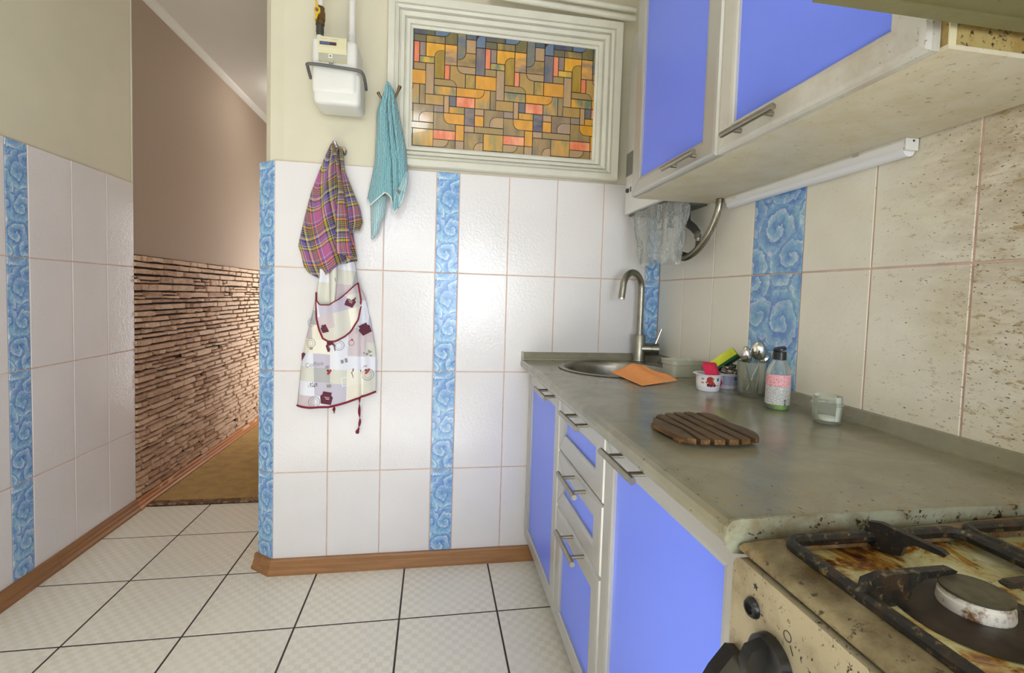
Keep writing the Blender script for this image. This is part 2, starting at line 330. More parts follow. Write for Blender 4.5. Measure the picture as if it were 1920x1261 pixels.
def text_label(name, base, ink, sx, sz, thr=0.5):
    g = G(name); p = g.sep(g.pos(kind='uv'))
    line = g.ma('GREATER_THAN', g.ma('FRACT', g.ma('MULTIPLY', p[1], sz)), 0.45)
    w = g.noise(g.pos(kind='uv', scale=(sx, sz, 1)), 1.0, 2, 0.7)
    g.set(base=g.mix(g.ma('MULTIPLY', line, g.mr(w, thr-0.03, thr+0.03, 0, 0.85)), base, ink), rough=0.4); return g.m
MT['smallprint'] = text_label('tiny_print_label', c(232, 230, 226), c(60, 60, 62), 420, 430, 0.45)
MT['stickerprint'] = text_label('sticker_print', c(150, 148, 138), c(84, 82, 78), 160, 130, 0.4)

# ------------------------------------------------------------------ object helpers
def link(o, parent=None, label=None, cat=None, group=None, kind=None):
    COL.objects.link(o)
    if parent is not None: o.parent = parent
    if label: o['label'] = label
    if cat: o['category'] = cat
    if group: o['group'] = group
    if kind: o['kind'] = kind
    return o
def thing(name, label, cat, loc=(0, 0, 0), group=None):
    o = bpy.data.objects.new(name, None); o.empty_display_size = 0.05; o.location = loc
    return link(o, None, label, cat, group)
ORG = {}
def obj(name, vf, mat, parent=None, org=None, smooth=False, uv=None, mats=None, label=None, cat=None, group=None, kind=None, mi=None):
    """vf = (verts, faces) in world coordinates; org = world position of the object's origin (defaults to its top parent's)"""
    v, f = vf
    if org is None:
        r = parent; o_ = Vector((0, 0, 0))
        while r is not None: o_ = o_+Vector(r.location); r = r.parent
    else: o_ = Vector(org)
    me = bpy.data.meshes.new(name)
    me.from_pydata([tuple(Vector(p)-o_) for p in v], [], f); me.validate(); 
    bm = bmesh.new(); bm.from_mesh(me); bmesh.ops.recalc_face_normals(bm, faces=bm.faces); bm.to_mesh(me); bm.free()
    for m in (mats or [mat]): me.materials.append(MT[m] if isinstance(m, str) else m)
    if mi:
        for p, k in zip(me.polygons, mi): p.material_index = k
    if smooth:
        for p in me.polygons: p.use_smooth = True
        if smooth == 'auto': me.set_sharp_from_angle(angle=math.radians(38))
    if uv:
        lay = me.uv_layers.new(name='UVMap')
        for lp in me.loops: lay.data[lp.index].uv = uv[lp.vertex_index]
    o = bpy.data.objects.new(name, me)
    if parent is None: o.location = o_
    return link(o, parent, label, cat, group, kind)
def bbox(lo, hi, bev=0.0, seg=1):
    bm = bmesh.new(); bmesh.ops.create_cube(bm, size=1.0)
    for v in bm.verts:
        v.co = Vector([(lo[i]+hi[i])/2+v.co[i]*(hi[i]-lo[i]) for i in range(3)])
    if bev: bmesh.ops.bevel(bm, geom=list(bm.edges), offset=bev, segments=seg, profile=0.5, affect='EDGES')
    return bmout(bm)
def bmout(bm):
    bm.verts.index_update(); r = ([tuple(v.co) for v in bm.verts], [[v.index for v in f.verts] for f in bm.faces]); bm.free(); return r
def xf(vf, M): return [tuple(M @ Vector(p)) for p in vf[0]], vf[1]
def cat_(*vfs):
    V, F = [], []
    for v, f in vfs:
        n = len(V); V += list(v); F += [[i+n for i in q] for q in f]
    return V, F
def prism(poly, mapf, h0, h1):
    """poly in 2-D, extruded from h0 to h1; mapf(a, b, h) -> xyz"""
    n = len(poly); V = [mapf(a, b, h0) for a, b in poly]+[mapf(a, b, h1) for a, b in poly]
    F = [list(range(n)), list(range(2*n-1, n-1, -1))]+[[i, (i+1) % n, n+(i+1) % n, n+i] for i in range(n)]
    return V, F
def tube(pts, r, seg=10, caps=True):
    pts = [Vector(p) for p in pts]; n = len(pts); rr = r if hasattr(r, '__len__') else [r]*n
    V, F = [], []; t0 = (pts[1]-pts[0]).normalized(); u = t0.orthogonal().normalized()
    for i, p in enumerate(pts):
        t = ((pts[min(i+1, n-1)]-pts[max(i-1, 0)])).normalized()
        u = (u-t*u.dot(t)).normalized(); w = t.cross(u)
        V += [tuple(p+(u*math.cos(a)+w*math.sin(a))*rr[i]) for a in (2*math.pi*k/seg for k in range(seg))]
    for i in range(n-1):
        for k in range(seg): F.append([i*seg+k, i*seg+(k+1) % seg, (i+1)*seg+(k+1) % seg, (i+1)*seg+k])
    if caps: F += [list(range(seg))[::-1], [(n-1)*seg+k for k in range(seg)]]
    return V, F
def spline(pts, k=6):
    P = [Vector(p) for p in pts]; out = []
    for i in range(len(P)-1):
        a, b, c_, d = P[max(i-1, 0)], P[i], P[i+1], P[min(i+2, len(P)-1)]
        for j in range(k):
            t = j/k
            out.append(0.5*((2*b)+(c_-a)*t+(2*a-5*b+4*c_-d)*t*t+(3*b-a-3*c_+d)*t**3))
    return out+[P[-1]]
def lathe(prof, centre, seg=32, sx=1.0, sy=1.0, axis='z', close=False):
    """prof = [(r, z)]"""
    V, F = [], []; cx, cy, cz = centre; n = len(prof)
    for r, z in prof:
        for k in range(seg):
            a = 2*math.pi*k/seg; p = (r*math.cos(a)*sx, r*math.sin(a)*sy, z)
            if axis == 'x': p = (p[2], p[0], p[1])
            if axis == 'y': p = (p[0], p[2], p[1])
            V.append((cx+p[0], cy+p[1], cz+p[2]))
    for i in range(n-1):
        for k in range(seg): F.append([i*seg+k, i*seg+(k+1) % seg, (i+1)*seg+(k+1) % seg, (i+1)*seg+k])
    if close: F.append([(n-1)*seg+k for k in range(seg)]); F.append([k for k in range(seg)][::-1])
    return V, F
def ring(x0, x1, z0, z1, wl, wr, wb, wt, prof, mapf):
    """profile swept round a rectangle with mitred corners; prof = [(o, h)], o 0 at the inner edge, 1 at the outer. One connected mesh"""
    V = []; n = len(prof)
    for o, h in prof:
        V += [mapf(x0-wl*o, z0-wb*o, h), mapf(x1+wr*o, z0-wb*o, h), mapf(x1+wr*o, z1+wt*o, h), mapf(x0-wl*o, z1+wt*o, h)]
    F = []
    for i in range(n):
        j = (i+1) % n
        for k in range(4): F.append([i*4+k, i*4+(k+1) % 4, j*4+(k+1) % 4, j*4+k])
    return V, F
def ring_side(k, x0, x1, z0, z1, wl, wr, wb, wt, prof, mapf):
    V = []; n = len(prof)
    for o, h in prof:
        q = [mapf(x0-wl*o, z0-wb*o, h), mapf(x1+wr*o, z0-wb*o, h), mapf(x1+wr*o, z1+wt*o, h), mapf(x0-wl*o, z1+wt*o, h)]
        V += [q[k], q[(k+1) % 4]]
    F = [[2*i, 2*i+1, 2*((i+1) % n)+1, 2*((i+1) % n)] for i in range(n)]+[[2*i for i in range(n)], [2*i+1 for i in range(n)][::-1]]
    return V, F
mapY = lambda Y0: (lambda a, b, h: (a, Y0-h, b))       # faces the viewer (-Y)
mapX = lambda X0: (lambda a, b, h: (X0-h, a, b))       # faces -X
mapZ = lambda a, b, h: (a, b, h)
def text2d(s, size):
    cu = bpy.data.curves.new('t', 'FONT'); cu.body = s; cu.size = size; cu.resolution_u = 2
    o = bpy.data.objects.new('t', cu); COL.objects.link(o); dg = bpy.context.evaluated_depsgraph_get()
    me = o.evaluated_get(dg).to_mesh(); r = ([(v.co.x, v.co.y) for v in me.vertices], [list(p.vertices) for p in me.polygons])
    o.evaluated_get(dg).to_mesh_clear(); bpy.data.objects.remove(o); bpy.data.curves.remove(cu); return r
def copy_to(o, loc, rotz, parent):
    k = o.copy(); COL.objects.link(k); k.parent = parent; k.location = loc; k.rotation_euler = (0, 0, rotz); return k
_tm = {}
def tile_data(w, h, mat, th=0.008):
    key = (round(w, 4), round(h, 4), mat)
    if key not in _tm:
        v, f = bbox((-w/2, 0, 0), (w/2, th, h), 0.0012)
        me = bpy.data.meshes.new('tile'); me.from_pydata(v, [], f); me.materials.append(MT[mat]); _tm[key] = me
    return _tm[key]
def tile(parent, w, h, mat, loc, rotz, name='tile'):
    o = bpy.data.objects.new(name, tile_data(w, h, mat)); o.location = loc; o.rotation_euler = (0, 0, rotz)
    return link(o, parent)

# ================================================================== STRUCTURE
XR, XL, ZC, YB, YEND = 1.552, -0.824, 2.51, -3.4, 2.9
ROWS = [(0.0, 0.395), (0.395, 0.792), (0.792, 1.189), (1.189, 1.586)]
GP = 0.0036
def struct(name, vf, mat, **k): return obj(name, vf, mat, kind='structure', **k)
floor = struct('floor', bbox((XL-0.1, YB-0.1, -0.1), (XR+0.1, YEND, -0.0007)), 'floorgrout')
struct('ceiling', bbox((XL-0.1, YB-0.1, ZC), (XR+0.1, YEND, ZC+0.1)), 'ceil')
# partition with the glazed light in it: tiled below, plastered above
CHX, CHY = -0.071, 0.055
foot = [(CHX+0.001, CHY+0.002), (0.0, 0.002), (XR, 0.002), (XR, YEND), (CHX+0.001, YEND)]
wb = struct('wall_back', prism(foot, mapZ, -0.003, 1.586), 'grout')
arc = [(-0.052+0.06*math.sin(a), 0.07-0.064*math.cos(a)) for a in [i*math.pi/2/6-0.0 for i in range(0, 1)]]
upf = [(0.03, 0.006), (XR, 0.006), (XR, YEND), (-0.055, YEND), (-0.055, 0.10), (-0.052, 0.07), (-0.042, 0.04), (-0.02, 0.016)]
obj('plaster', prism(upf, mapZ, 1.586, ZC), 'plaster', wb, label='cream painted plaster')
bc = [(0, .2, 'tile'), (.2, .4, 'tile'), (.4, .6, 'tile'), (.6, .69, 'rose'), (.69, .89, 'tile'), (.89, 1.09, 'tile'), (1.09, 1.29, 'tile'), (1.29, 1.486, 'tile'), (1.486, 1.552, 'rose')]
for z0, z1 in ROWS:
    for a, b, m in bc:
        if a > 1.0 and z1 < 0.8: continue
        tile(wb, b-a-GP, z1-z0-GP, m, ((a+b)/2, 0, z0+GP/2), 0, 'decor_strip' if m == 'rose' else 'tile')
    ang = math.atan2(-CHY, -CHX*1.0)
    L_ = math.hypot(CHX, CHY)
    tile(wb, L_-0.003, z1-z0-GP, 'rose', (CHX/2-0.0008, CHY/2-0.001, z0+GP/2), ang, 'decor_strip')
# left wall: tiles + cream plaster in the kitchen, wallpaper + stone in the corridor
wl = struct('wall_left', bbox((XL-0.1, YB, -0.003), (XL-0.002, 0.614, 1.586)), 'grout')
obj('plaster', bbox((XL-0.1, YB, 1.586), (XL-0.006, 0.612, ZC)), 'plaster', wl)
lc = [(.427, .614, 'tile'), (.227, .427, 'tile'), (.027, .227, 'tile'), (-.062, .027, 'rose')]+[(-.262-.2*i, -.062-.2*i, 'tile') for i in range(16)]
for z0, z1 in ROWS:
    for a, b, m in lc: tile(wl, b-a-GP, z1-z0-GP, m, (XL, (a+b)/2, z0+GP/2), math.pi/2, 'decor_strip' if m == 'rose' else 'tile')
wc = struct('wall_corridor', bbox((XL-0.1, 0.614, -0.003), (XL-0.012, YEND, 1.25)), 'joint')
obj('wallpaper', bbox((XL-0.1, 0.6145, 1.25), (XL-0.006, YEND, ZC)), 'paper', wc, label='plain beige wallpaper')
obj('corner_bead', bbox((XL-0.02, 0.610, 1.17), (XL-0.003, 0.6165, ZC)), 'frame', wc)
# ledge stones
def stone_vf(y0, y1, z0, z1, proud):
    j = lambda s: random.uniform(-s, s)
    X0, X1 = XL-0.014, XL-0.012+proud
    k = 0.0045
    V = [(X0, y0, z0), (X0, y1, z0), (X0, y1, z1), (X0, y0, z1),
         (X1+j(.003), y0+k*random.random(), z0+k*random.random()), (X1+j(.003), y1-k*random.random(), z0+k*random.random()+j(.002)),
         (X1+j(.004), y1-k*random.random(), z1-k*random.random()-abs(j(.004))), (X1+j(.004), y0+k*random.random(), z1-k*random.random()-abs(j(.004)))]
    ym = (y0+y1)/2+j(.02); V += [(X1+.003+j(.003), ym, z0+.003*random.random()), (X1+.002+j(.003), ym+j(.01), z1-.003*random.random()-.001)]
    F = [[0, 1, 5, 8, 4], [1, 2, 6, 5], [2, 3, 7, 9, 6], [3, 0, 4, 7], [4, 8, 9, 7], [8, 5, 6, 9]]
    return V, F
z = 0.03; ST = []
while z < 1.245:
    h = min(random.uniform(0.022, 0.042), 1.25-z)
    if 1.25-z-h < 0.012: h = 1.25-z
    y = 0.614
    while y < 2.45:
        l = random.choice((random.uniform(0.05, 0.12), random.uniform(0.10, 0.24)))
        if y < 0.62: l *= random.uniform(0.4, 1)
        if h > 0.036 and random.random() < 0.5:
            hh = h*random.uniform(0.4, 0.6); ST.append((y, y+l-.009, z, z+hh-.003)); ST.append((y, y+l*random.uniform(.55, 1)-.009, z+hh, z+h-.005))
        else: ST.append((y, y+l-.009, z+random.uniform(0, .005), z+h-random.uniform(.0015, .0045)))
        y += l
    z += h
ST.sort(key=lambda q: q[0])
rest = []
for i, q in enumerate(ST):
    vf = stone_vf(*q, random.uniform(0.012, 0.027))
    if i < 300: obj('stone', vf, 'stone', wc)
    else: rest.append(vf)
if rest: obj('far_stones', cat_(*rest), 'stone', wc, kind='stuff')
struct('trim_1', prism([(XL-0.006, ZC), (XL+0.028, ZC), (XL+0.022, ZC-0.012), (XL+0.004, ZC-0.026), (XL-0.006, ZC-0.03)], lambda a, b, h: (a, h, b), 0.62, YEND), 'ceil')
# right wall behind the worktop
wr = struct('wall_right', bbox((XR+0.002, YB, -0.003), (XR+0.1, YEND, 1.586)), 'grout')
obj('plaster', bbox((XR+0.006, YB, 1.586), (XR+0.1, YEND, ZC)), 'plaster', wr)
rc = [(-.2*i-.2, -.2*i, 'rose_wide' if i == 3 else 'tile_right') for i in range(16)]
for z0, z1 in ROWS[2:]:
    for a, b, m in rc: tile(wr, b-a-GP, z1-z0-GP, m, (XR, (a+b)/2, z0+GP/2), -math.pi/2, 'decor_tile' if m == 'rose_wide' else 'tile')
# wall with the window behind the viewer, corridor end
wx0, wx1, wz0, wz1 = -0.2, 1.45, 0.55, 2.15
wrr = struct('wall_rear', bbox((XL-0.1, YB-0.1, -0.003), (wx0, YB, ZC)), 'plaster')
obj('pier', bbox((wx1, YB-0.1, -0.003), (XR+0.1, YB, ZC)), 'plaster', wrr)
obj('parapet', bbox((wx0, YB-0.1, -0.003), (wx1, YB, wz0)), 'plaster', wrr)
obj('lintel', bbox((wx0, YB-0.1, wz1), (wx1, YB, ZC)), 'plaster', wrr)
win2 = struct('window_2', ring(wx0+.05, wx1-.05, wz0+.05, wz1-.05, .05, .05, .05, .05, [(0, 0), (0, .05), (1, .05), (1, 0)], lambda a, b, h: (a, YB-0.06+h, b)), 'white')
obj('mullion', bbox((0.52, YB-.06, wz0), (0.57, YB-.01, wz1)), 'white', win2)
struct('wall_end', bbox((XL-0.1, YEND, 0), (0.1, YEND+0.1, ZC)), 'paper')
# floor tiles
fs, fx, fy, fa = 0.335, -0.4976, -0.3301, 0.0082
ca, sa = math.cos(fa), math.sin(fa)
for i in range(-1, 6):
    for j in range(-9, 3):
        if i >= 2 and j >= 1: continue
        if i >= 5 and j > -6: continue
        FG = .0055; w, h = fs-FG, fs-FG; u0 = i*fs+FG/2; v0 = j*fs+FG/2
        if i == -1: w = 0.322; u0 = -FG/2-w
        if j == 2: h = 0.308
        me = _tm.setdefault(('f', w, h), None)
        if me is None:
            v, f = bbox((0, 0, -0.006), (w, h, 0), 0.001); me = bpy.data.meshes.new('floor_tile'); me.from_pydata(v, [], f); me.materials.append(MT['floortile']); _tm[('f', w, h)] = me
        o = bpy.data.objects.new('tile', me); o.location = (fx+u0*ca-v0*sa, fy+u0*sa+v0*ca, 0); o.rotation_euler = (0, 0, fa); link(o, floor)
# skirting boards
SK = [(0, 0), (.026, 0), (.026, .010), (.019, .018), (.017, .030), (.014, .034), (.013, .050), (.010, .056), (0, .057)]
V = []; path = [(CHX-.035, CHY+.028), (0.0, 0.0), (1.045, 0.0)]
nrm = []
def offs(p, d):   # offset path point towards the room by d (mitred)
    return p
n1 = Vector((CHY, CHX)).normalized(); n1 = Vector((-abs(CHY), -abs(CHX))).normalized(); n2 = Vector((0, -1)); bis = (n1+n2).normalized(); bl = 1/bis.dot(n2)
d1 = Vector((CHX, CHY)).normalized()
def sk_ring(P, nvec, k): return [(P[0]+nvec.x*a*k, P[1]+nvec.y*a*k, b) for a, b in SK]
def skirt_obj(name, A, nA, kA, B, nB, kB, mat, par=None, **kw):
    a, b = sk_ring(A, nA, kA), sk_ring(B, nB, kB); n = len(SK)
    F = [[i, (i+1) % n, n+(i+1) % n, n+i] for i in range(n)]+[list(range(n))[::-1], [n+i for i in range(n)]]
    return obj(name, (a+b, F), mat, par, **kw)
P0 = Vector((CHX, CHY))+d1*0.006
bbk = skirt_obj('baseboard_back', (0, 0), bis, bl, (1.045, 0), n2, 1, 'skirt_x', kind='structure')
skirt_obj('corner_board', (P0.x, P0.y), n1, 1, (0, 0), bis, bl, 'skirt_x', bbk)
bl_ = skirt_obj('baseboard_left', (XL, 0.606), Vector((1, 0)), 1, (XL, -3.3), Vector((1, 0)), 1, 'skirt_y', kind='structure')
skirt_obj('joint_clip', (XL, 0.135), Vector((1, 0)), 1.07, (XL, 0.115), Vector((1, 0)), 1.07, 'skirt_y', bl_)
bcr = skirt_obj('baseboard_corridor', (XL, 0.632), Vector((1, 0)), .95, (XL, YEND), Vector((1, 0)), .95, 'skirt_c', kind='structure')
skirt_obj('joint_clip', (XL, 0.632), Vector((1, 0)), 1.08, (XL, 0.604), Vector((1, 0)), 1.08, 'skirt_c', bcr)

# ------------------------------------------------------------------ glazed light in the partition
GX0, GX1, GZ0, GZ1, GY = 0.497, 1.228, 1.676, 2.121, 0.0
win = struct('window_1', bbox((GX0-.01, GY, GZ0-.01), (GX1+.01, GY+.004, GZ1+.01)), 'lead')
FP = [(0, 0), (0, .008), (.09, .010), (.10, .020), (.24, .022), (.26, .013), (.30, .013), (.32, .027), (.46, .031), (.48, .021), (.53, .021), (.55, .034), (.64, .038), (.66, .030), (.70, .030), (.72, .037), (.97, .040), (1.0, .033), (1.0, -.005)]
for k, nm in enumerate(('sill_rail', 'side_rail', 'head_rail', 'side_rail')):
    obj(nm, ring_side(k, GX0, GX1, GZ0, GZ1, .092, .106, .084, .104, FP, mapY(0.004)), 'frame', win)
PC = dict(dolive=((104, 104, 74), (74, 78, 110)), blue=((112, 128, 142), (96, 118, 150)), gol=((116, 108, 82),)*2, golg=((178, 146, 66), (104, 102, 92)), olive=((112, 108, 70), (130, 116, 72)),
          bg=((104, 118, 132), (140, 130, 96)), dblue=((88, 98, 108), (104, 112, 118)), red=((240, 146, 104), (226, 122, 86)), lil=((142, 124, 116), (156, 138, 122)), gold=((236, 176, 52), (214, 156, 52)),
          gbr=((156, 130, 50), (184, 146, 62)), peachg=((150, 130, 112), (234, 170, 66)), ytl=((222, 180, 66), (116, 134, 108)), tan=((164, 138, 90),)*2, lilp=((170, 144, 120), (186, 152, 108)),
          obr=((136, 118, 88), (182, 146, 82)), lilb=((140, 122, 116), (104, 108, 122)), tanp=((176, 148, 108),)*2, tan2=((186, 150, 84), (172, 140, 84)), yol=((150, 138, 84), (214, 158, 62)),
          gold2=((226, 162, 56), (208, 150, 60)), tg=((116, 130, 108), (226, 166, 62)), goldo=((132, 136, 110), (220, 158, 58)), tang=((132, 118, 90), (168, 140, 90)), peach=((186, 150, 108),)*2,
          lilb2=((112, 112, 116),)*2, red2=((228, 124, 88), (240, 164, 122)), ind=((82, 88, 112), (134, 120, 116)), tang2=((160, 136, 96), (140, 118, 90)), goldt=((216, 160, 66), (150, 142, 90)))
def pane_mat(key):
    a, b = PC[key]; g = G('pane_'+key); p = g.pos()
    f = g.noise(g.pos(scale=(1, 1, 0.35) if key not in ('peachg', 'bg', 'ind', 'obr') else (0.35, 1, 1)), 26, 2, 0.5)
    base = g.mix(g.mr(f, 0.38, 0.62), c(*a), c(*b))
    br = g.noise(g.pos(scale=(1, 1, 0.5), rot=(0, 0.7, 0)), 70, 4, 0.65, 0.6); base = g.mix(g.mr(br, 0.55, 0.8, 0, 0.35), base, tuple(min(1, x*1.5) for x in c(*b)[:3])+(1,))
    g.set(base=base, rough=0.13, coat=0.5, coatr=0.03, normal=g.bump(g.noise(p, 30, 2), 0.05, 0.002)); return g.m
PM = {k: pane_mat(k) for k in PC}
PANES = [(0.5018,0.5806,2.1020,2.1337,0,'','dolive'),(0.5806,0.6406,2.1020,2.1337,1,'br','blue'),(0.5018,0.5473,2.0748,2.1020,0,'','gol'),(0.5473,0.6197,2.0748,2.1020,0,'','golg'),(0.6197,0.6675,2.0748,2.1337,0,'','olive'),
(0.6675,0.7013,2.0215,2.1337,1,'br','bg'),(0.7013,0.7408,2.1020,2.1337,0,'','dblue'),(0.7408,0.7778,2.0748,2.1237,1,'tl','blue'),(0.5018,0.5230,1.9967,2.0748,0,'','red'),(0.5230,0.5473,2.0215,2.0748,0,'','lil'),
(0.5473,0.6197,2.0215,2.0748,0,'','gold'),(0.5806,0.6197,1.9410,2.0497,1,'tl','gbr'),(0.6197,0.6675,1.9967,2.0748,0,'','peachg'),(0.5230,0.5806,1.9967,2.0215,0,'','ytl'),(0.5018,0.5473,1.9688,1.9967,0,'','tan'),
(0.7013,0.7408,2.0497,2.1020,0,'','lilp'),(0.6675,0.7408,1.9967,2.0497,0,'','obr'),(0.7408,0.7778,1.9688,2.0748,0,'','lilb'),(0.6675,0.7408,1.9688,1.9967,1,'bl','tanp'),(0.6197,0.6406,1.9410,1.9967,0,'','red'),
(0.6406,0.7013,1.9149,1.9967,0,'','tan2'),(0.5806,0.6675,1.9149,1.9410,1,'tr','tan'),(0.7013,0.7408,1.9149,1.9688,0,'','yol'),(0.7408,0.8243,1.9149,1.9688,0,'','gold2'),(0.5473,0.5806,1.8797,1.9967,0,'','lilp'),
(0.5806,0.6675,1.8797,1.9149,0,'','tg'),(0.6675,0.7778,1.8797,1.9149,1,'br','gold2'),(0.7408,0.8013,1.8398,1.9149,0,'','goldo'),(0.8013,0.8243,1.8398,1.9149,0,'','tang'),(0.5473,0.6197,1.8398,1.8797,0,'','tan2'),
(0.6197,0.6406,1.8131,1.8797,0,'','peach'),(0.6406,0.6675,1.8398,1.8797,0,'','lilb2'),(0.6675,0.7408,1.8398,1.8797,0,'','red2'),(0.6406,0.7013,1.8131,1.8398,0,'','yol'),(0.5806,0.6197,1.8131,1.8398,0,'','lil'),
(0.5806,0.6675,1.7455,1.8131,0,'','tang'),(0.6197,0.7013,1.7710,1.8131,1,'bl','gold2'),(0.7013,0.7408,1.7710,1.8398,0,'','ind'),(0.7408,0.7778,1.8131,1.8398,0,'','peach'),(0.7408,0.7778,1.7710,1.8131,0,'','gold2'),
(0.7778,0.8576,1.7710,1.8398,0,'','tang2'),(0.8013,0.8576,1.7710,1.8131,1,'tl','lilp'),(0.7013,0.7408,1.7455,1.7710,0,'','lilp'),(0.7408,0.8576,1.7455,1.7710,0,'','tan'),(0.5806,0.6675,1.7093,1.7455,0,'','red2'),
(0.6675,0.7013,1.7093,1.7710,0,'','gold2'),(0.7013,0.7778,1.6615,1.7455,0,'','tang'),(0.7408,0.7778,1.6700,1.7093,1,'tl','lilp'),(0.7778,0.8576,1.6793,1.7455,0,'','goldt'),(0.5806,0.6406,1.6793,1.7093,1,'br','tanp'),
(0.5806,0.6675,1.6615,1.7093,0,'','tang'),(0.6675,0.7013,1.6615,1.7093,0,'','lilp'),(0.7778,0.8576,1.6600,1.6793,0,'','golg')]
def rr_poly(x0, x1, z0, z1, rc_, r, n=7):
    out = []
    for cn, cx, cz, a0 in (('bl', x0, z0, 180), ('br', x1, z0, 270), ('tr', x1, z1, 0), ('tl', x0, z1, 90)):
        if cn == rc_:
            ox = cx+(r if 'l' in cn else -r); oz = cz+(r if 'b' in cn else -r)
            out += [(ox+r*math.cos(math.radians(a0+90*k/n)), oz+r*math.sin(math.radians(a0+90*k/n))) for k in range(n+1)]
        else: out.append((cx, cz))
    return out
def clip_poly(P):
    for ax, val, sg in ((0, GX0, 1), (0, GX1, -1), (1, GZ0, 1), (1, GZ1, -1)):
        Q = []
        for a, b in zip(P, P[1:]+P[:1]):
            ia, ib = (a[ax]-val)*sg >= 0, (b[ax]-val)*sg >= 0
            if ia: Q.append(a)
            if ia != ib:
                t = (val-a[ax])/(b[ax]-a[ax]); Q.append((a[0]+(b[0]-a[0])*t, a[1]+(b[1]-a[1])*t))
        P = Q
        if len(P) < 3: return None
    return P
for k in range(-2, 4):
    for x0, x1, z0, z1, la, rcn, key in PANES:
        x0_, x1_ = x0+k*0.276, x1+k*0.276; e = 0.0016
        if x1_ < GX0+.003 or x0_ > GX1-.003: continue
        r = min(0.026, (z1-z0)*0.92, (x1_-x0_)*0.95)
        P = clip_poly(rr_poly(x0_+e, x1_-e, z0+e, z1-e, rcn, r))
        if not P: continue
        hgt = .0018 if la else .0010
        if la:
            Q = clip_poly(rr_poly(x0_-e*.3, x1_+e*.3, z0-e*.3, z1+e*.3, rcn, r+e))
            o = obj('pane', prism(P, mapY(GY), .0012, .0019), PM[key], win)
            obj('came', prism(Q, mapY(GY), 0.0002, .0014), 'lead', o)
        else: obj('pane', prism(P, mapY(GY), -.0005, .0010), PM[key], win)

# ================================================================== BASE UNITS, WORKTOP
DOORP = [(0, 0.003), (0, .016), (.06, .0185), (.2, .020), (.80, .020), (.93, .0185), (1, .013), (1, 0.0), (.5, 0.0)]
def front(parent, y0, y1, z0, z1, X0, wf, name='door', al='alu', hy=None, hz=None, hx=0.038):
    """framed front facing -X with outer edge y0..y1 (y0<y1), z0..z1"""
    ws, wb_, wt_ = wf
    d = obj(name, bbox((X0-.010, y0+ws-.004, z0+wb_-.004), (X0-.002, y1-ws+.004, z1-wt_+.004)), 'blue', parent, label='periwinkle blue panel in an aluminium frame')
    for k, nm in enumerate(('rail', 'stile', 'rail', 'stile')):      # mitred frame bars
        pr = [(o_, h_*(1.0 if k % 2 else .965)) for o_, h_ in DOORP]
        obj(nm, ring_side(k, y0+ws, y1-ws, z0+wb_, z1-wt_, ws, ws, wb_, wt_, pr, mapX(X0)), al, d)
    if hy:
        a, b = hy; xh = X0-.02-hx; m = (b-a)*0.20
        bar = tube([(xh, a, hz), (xh, b, hz)], .0068, 14)
        posts = [tube([(xh, q, hz), (X0-.018, q, hz)], .0048, 10) for q in (a+m, b-m)]
        obj('handle', cat_(bar, *posts), 'nickel', d, smooth='auto', label='brushed metal bar handle')
    return d
def base_unit(name, label, y0, y1):
    t = thing(name, label, 'cabinet', ((1.3), (y0+y1)/2, 0))
    obj('side_panel', bbox((1.0135, y0+.001, .10), (1.545, y0+.017, .808)), 'carcass', t)
    obj('side_panel', bbox((1.0135, y1-.017, .10), (1.545, y1-.001, .808)), 'carcass', t)
    obj('bottom_panel', bbox((1.0135, y0+.0175, .10), (1.545, y1-.0175, .116)), 'carcass', t)
    obj('back_panel', bbox((1.540, y0+.0175, .1165), (1.545, y1-.0175, .808)), 'carcass', t)
    obj('plinth', bbox((1.075, y0+.001, 0.0005), (1.10, y1-.001, .0995)), 'darkgrey', t)
    return t
u = base_unit('sink_cabinet', 'aluminium framed blue cabinet door below the round sink, beside the tiled wall', -.4995, -.004)
front(u, -.498, -.006, .100, .806, 1.013, (.055, .053, .055), hy=(-.472, -.308), hz=.785)
u = base_unit('drawer_cabinet', 'narrow base cabinet with three blue drawers between the two doors', -.899, -.5005)
front(u, -.897, -.5025, .6345, .806, 1.013, (.060, .060, .060), 'drawer', hy=(-.808, -.648), hz=.785)
front(u, -.897, -.5025, .4615, .6295, 1.013, (.060, .058, .052), 'drawer', hy=(-.808, -.648), hz=.614)
front(u, -.897, -.5025, .100, .4565, 1.013, (.060, .052, .056), 'drawer', hy=(-.812, -.648), hz=.447)
u = base_unit('base_cabinet', 'wide base cabinet with one large blue door next to the stove', -1.404, -.9)
front(u, -1.402, -.9015, .100, .806, 1.013, (.055, .053, .052), hy=(-1.140, -.977), hz=.788)

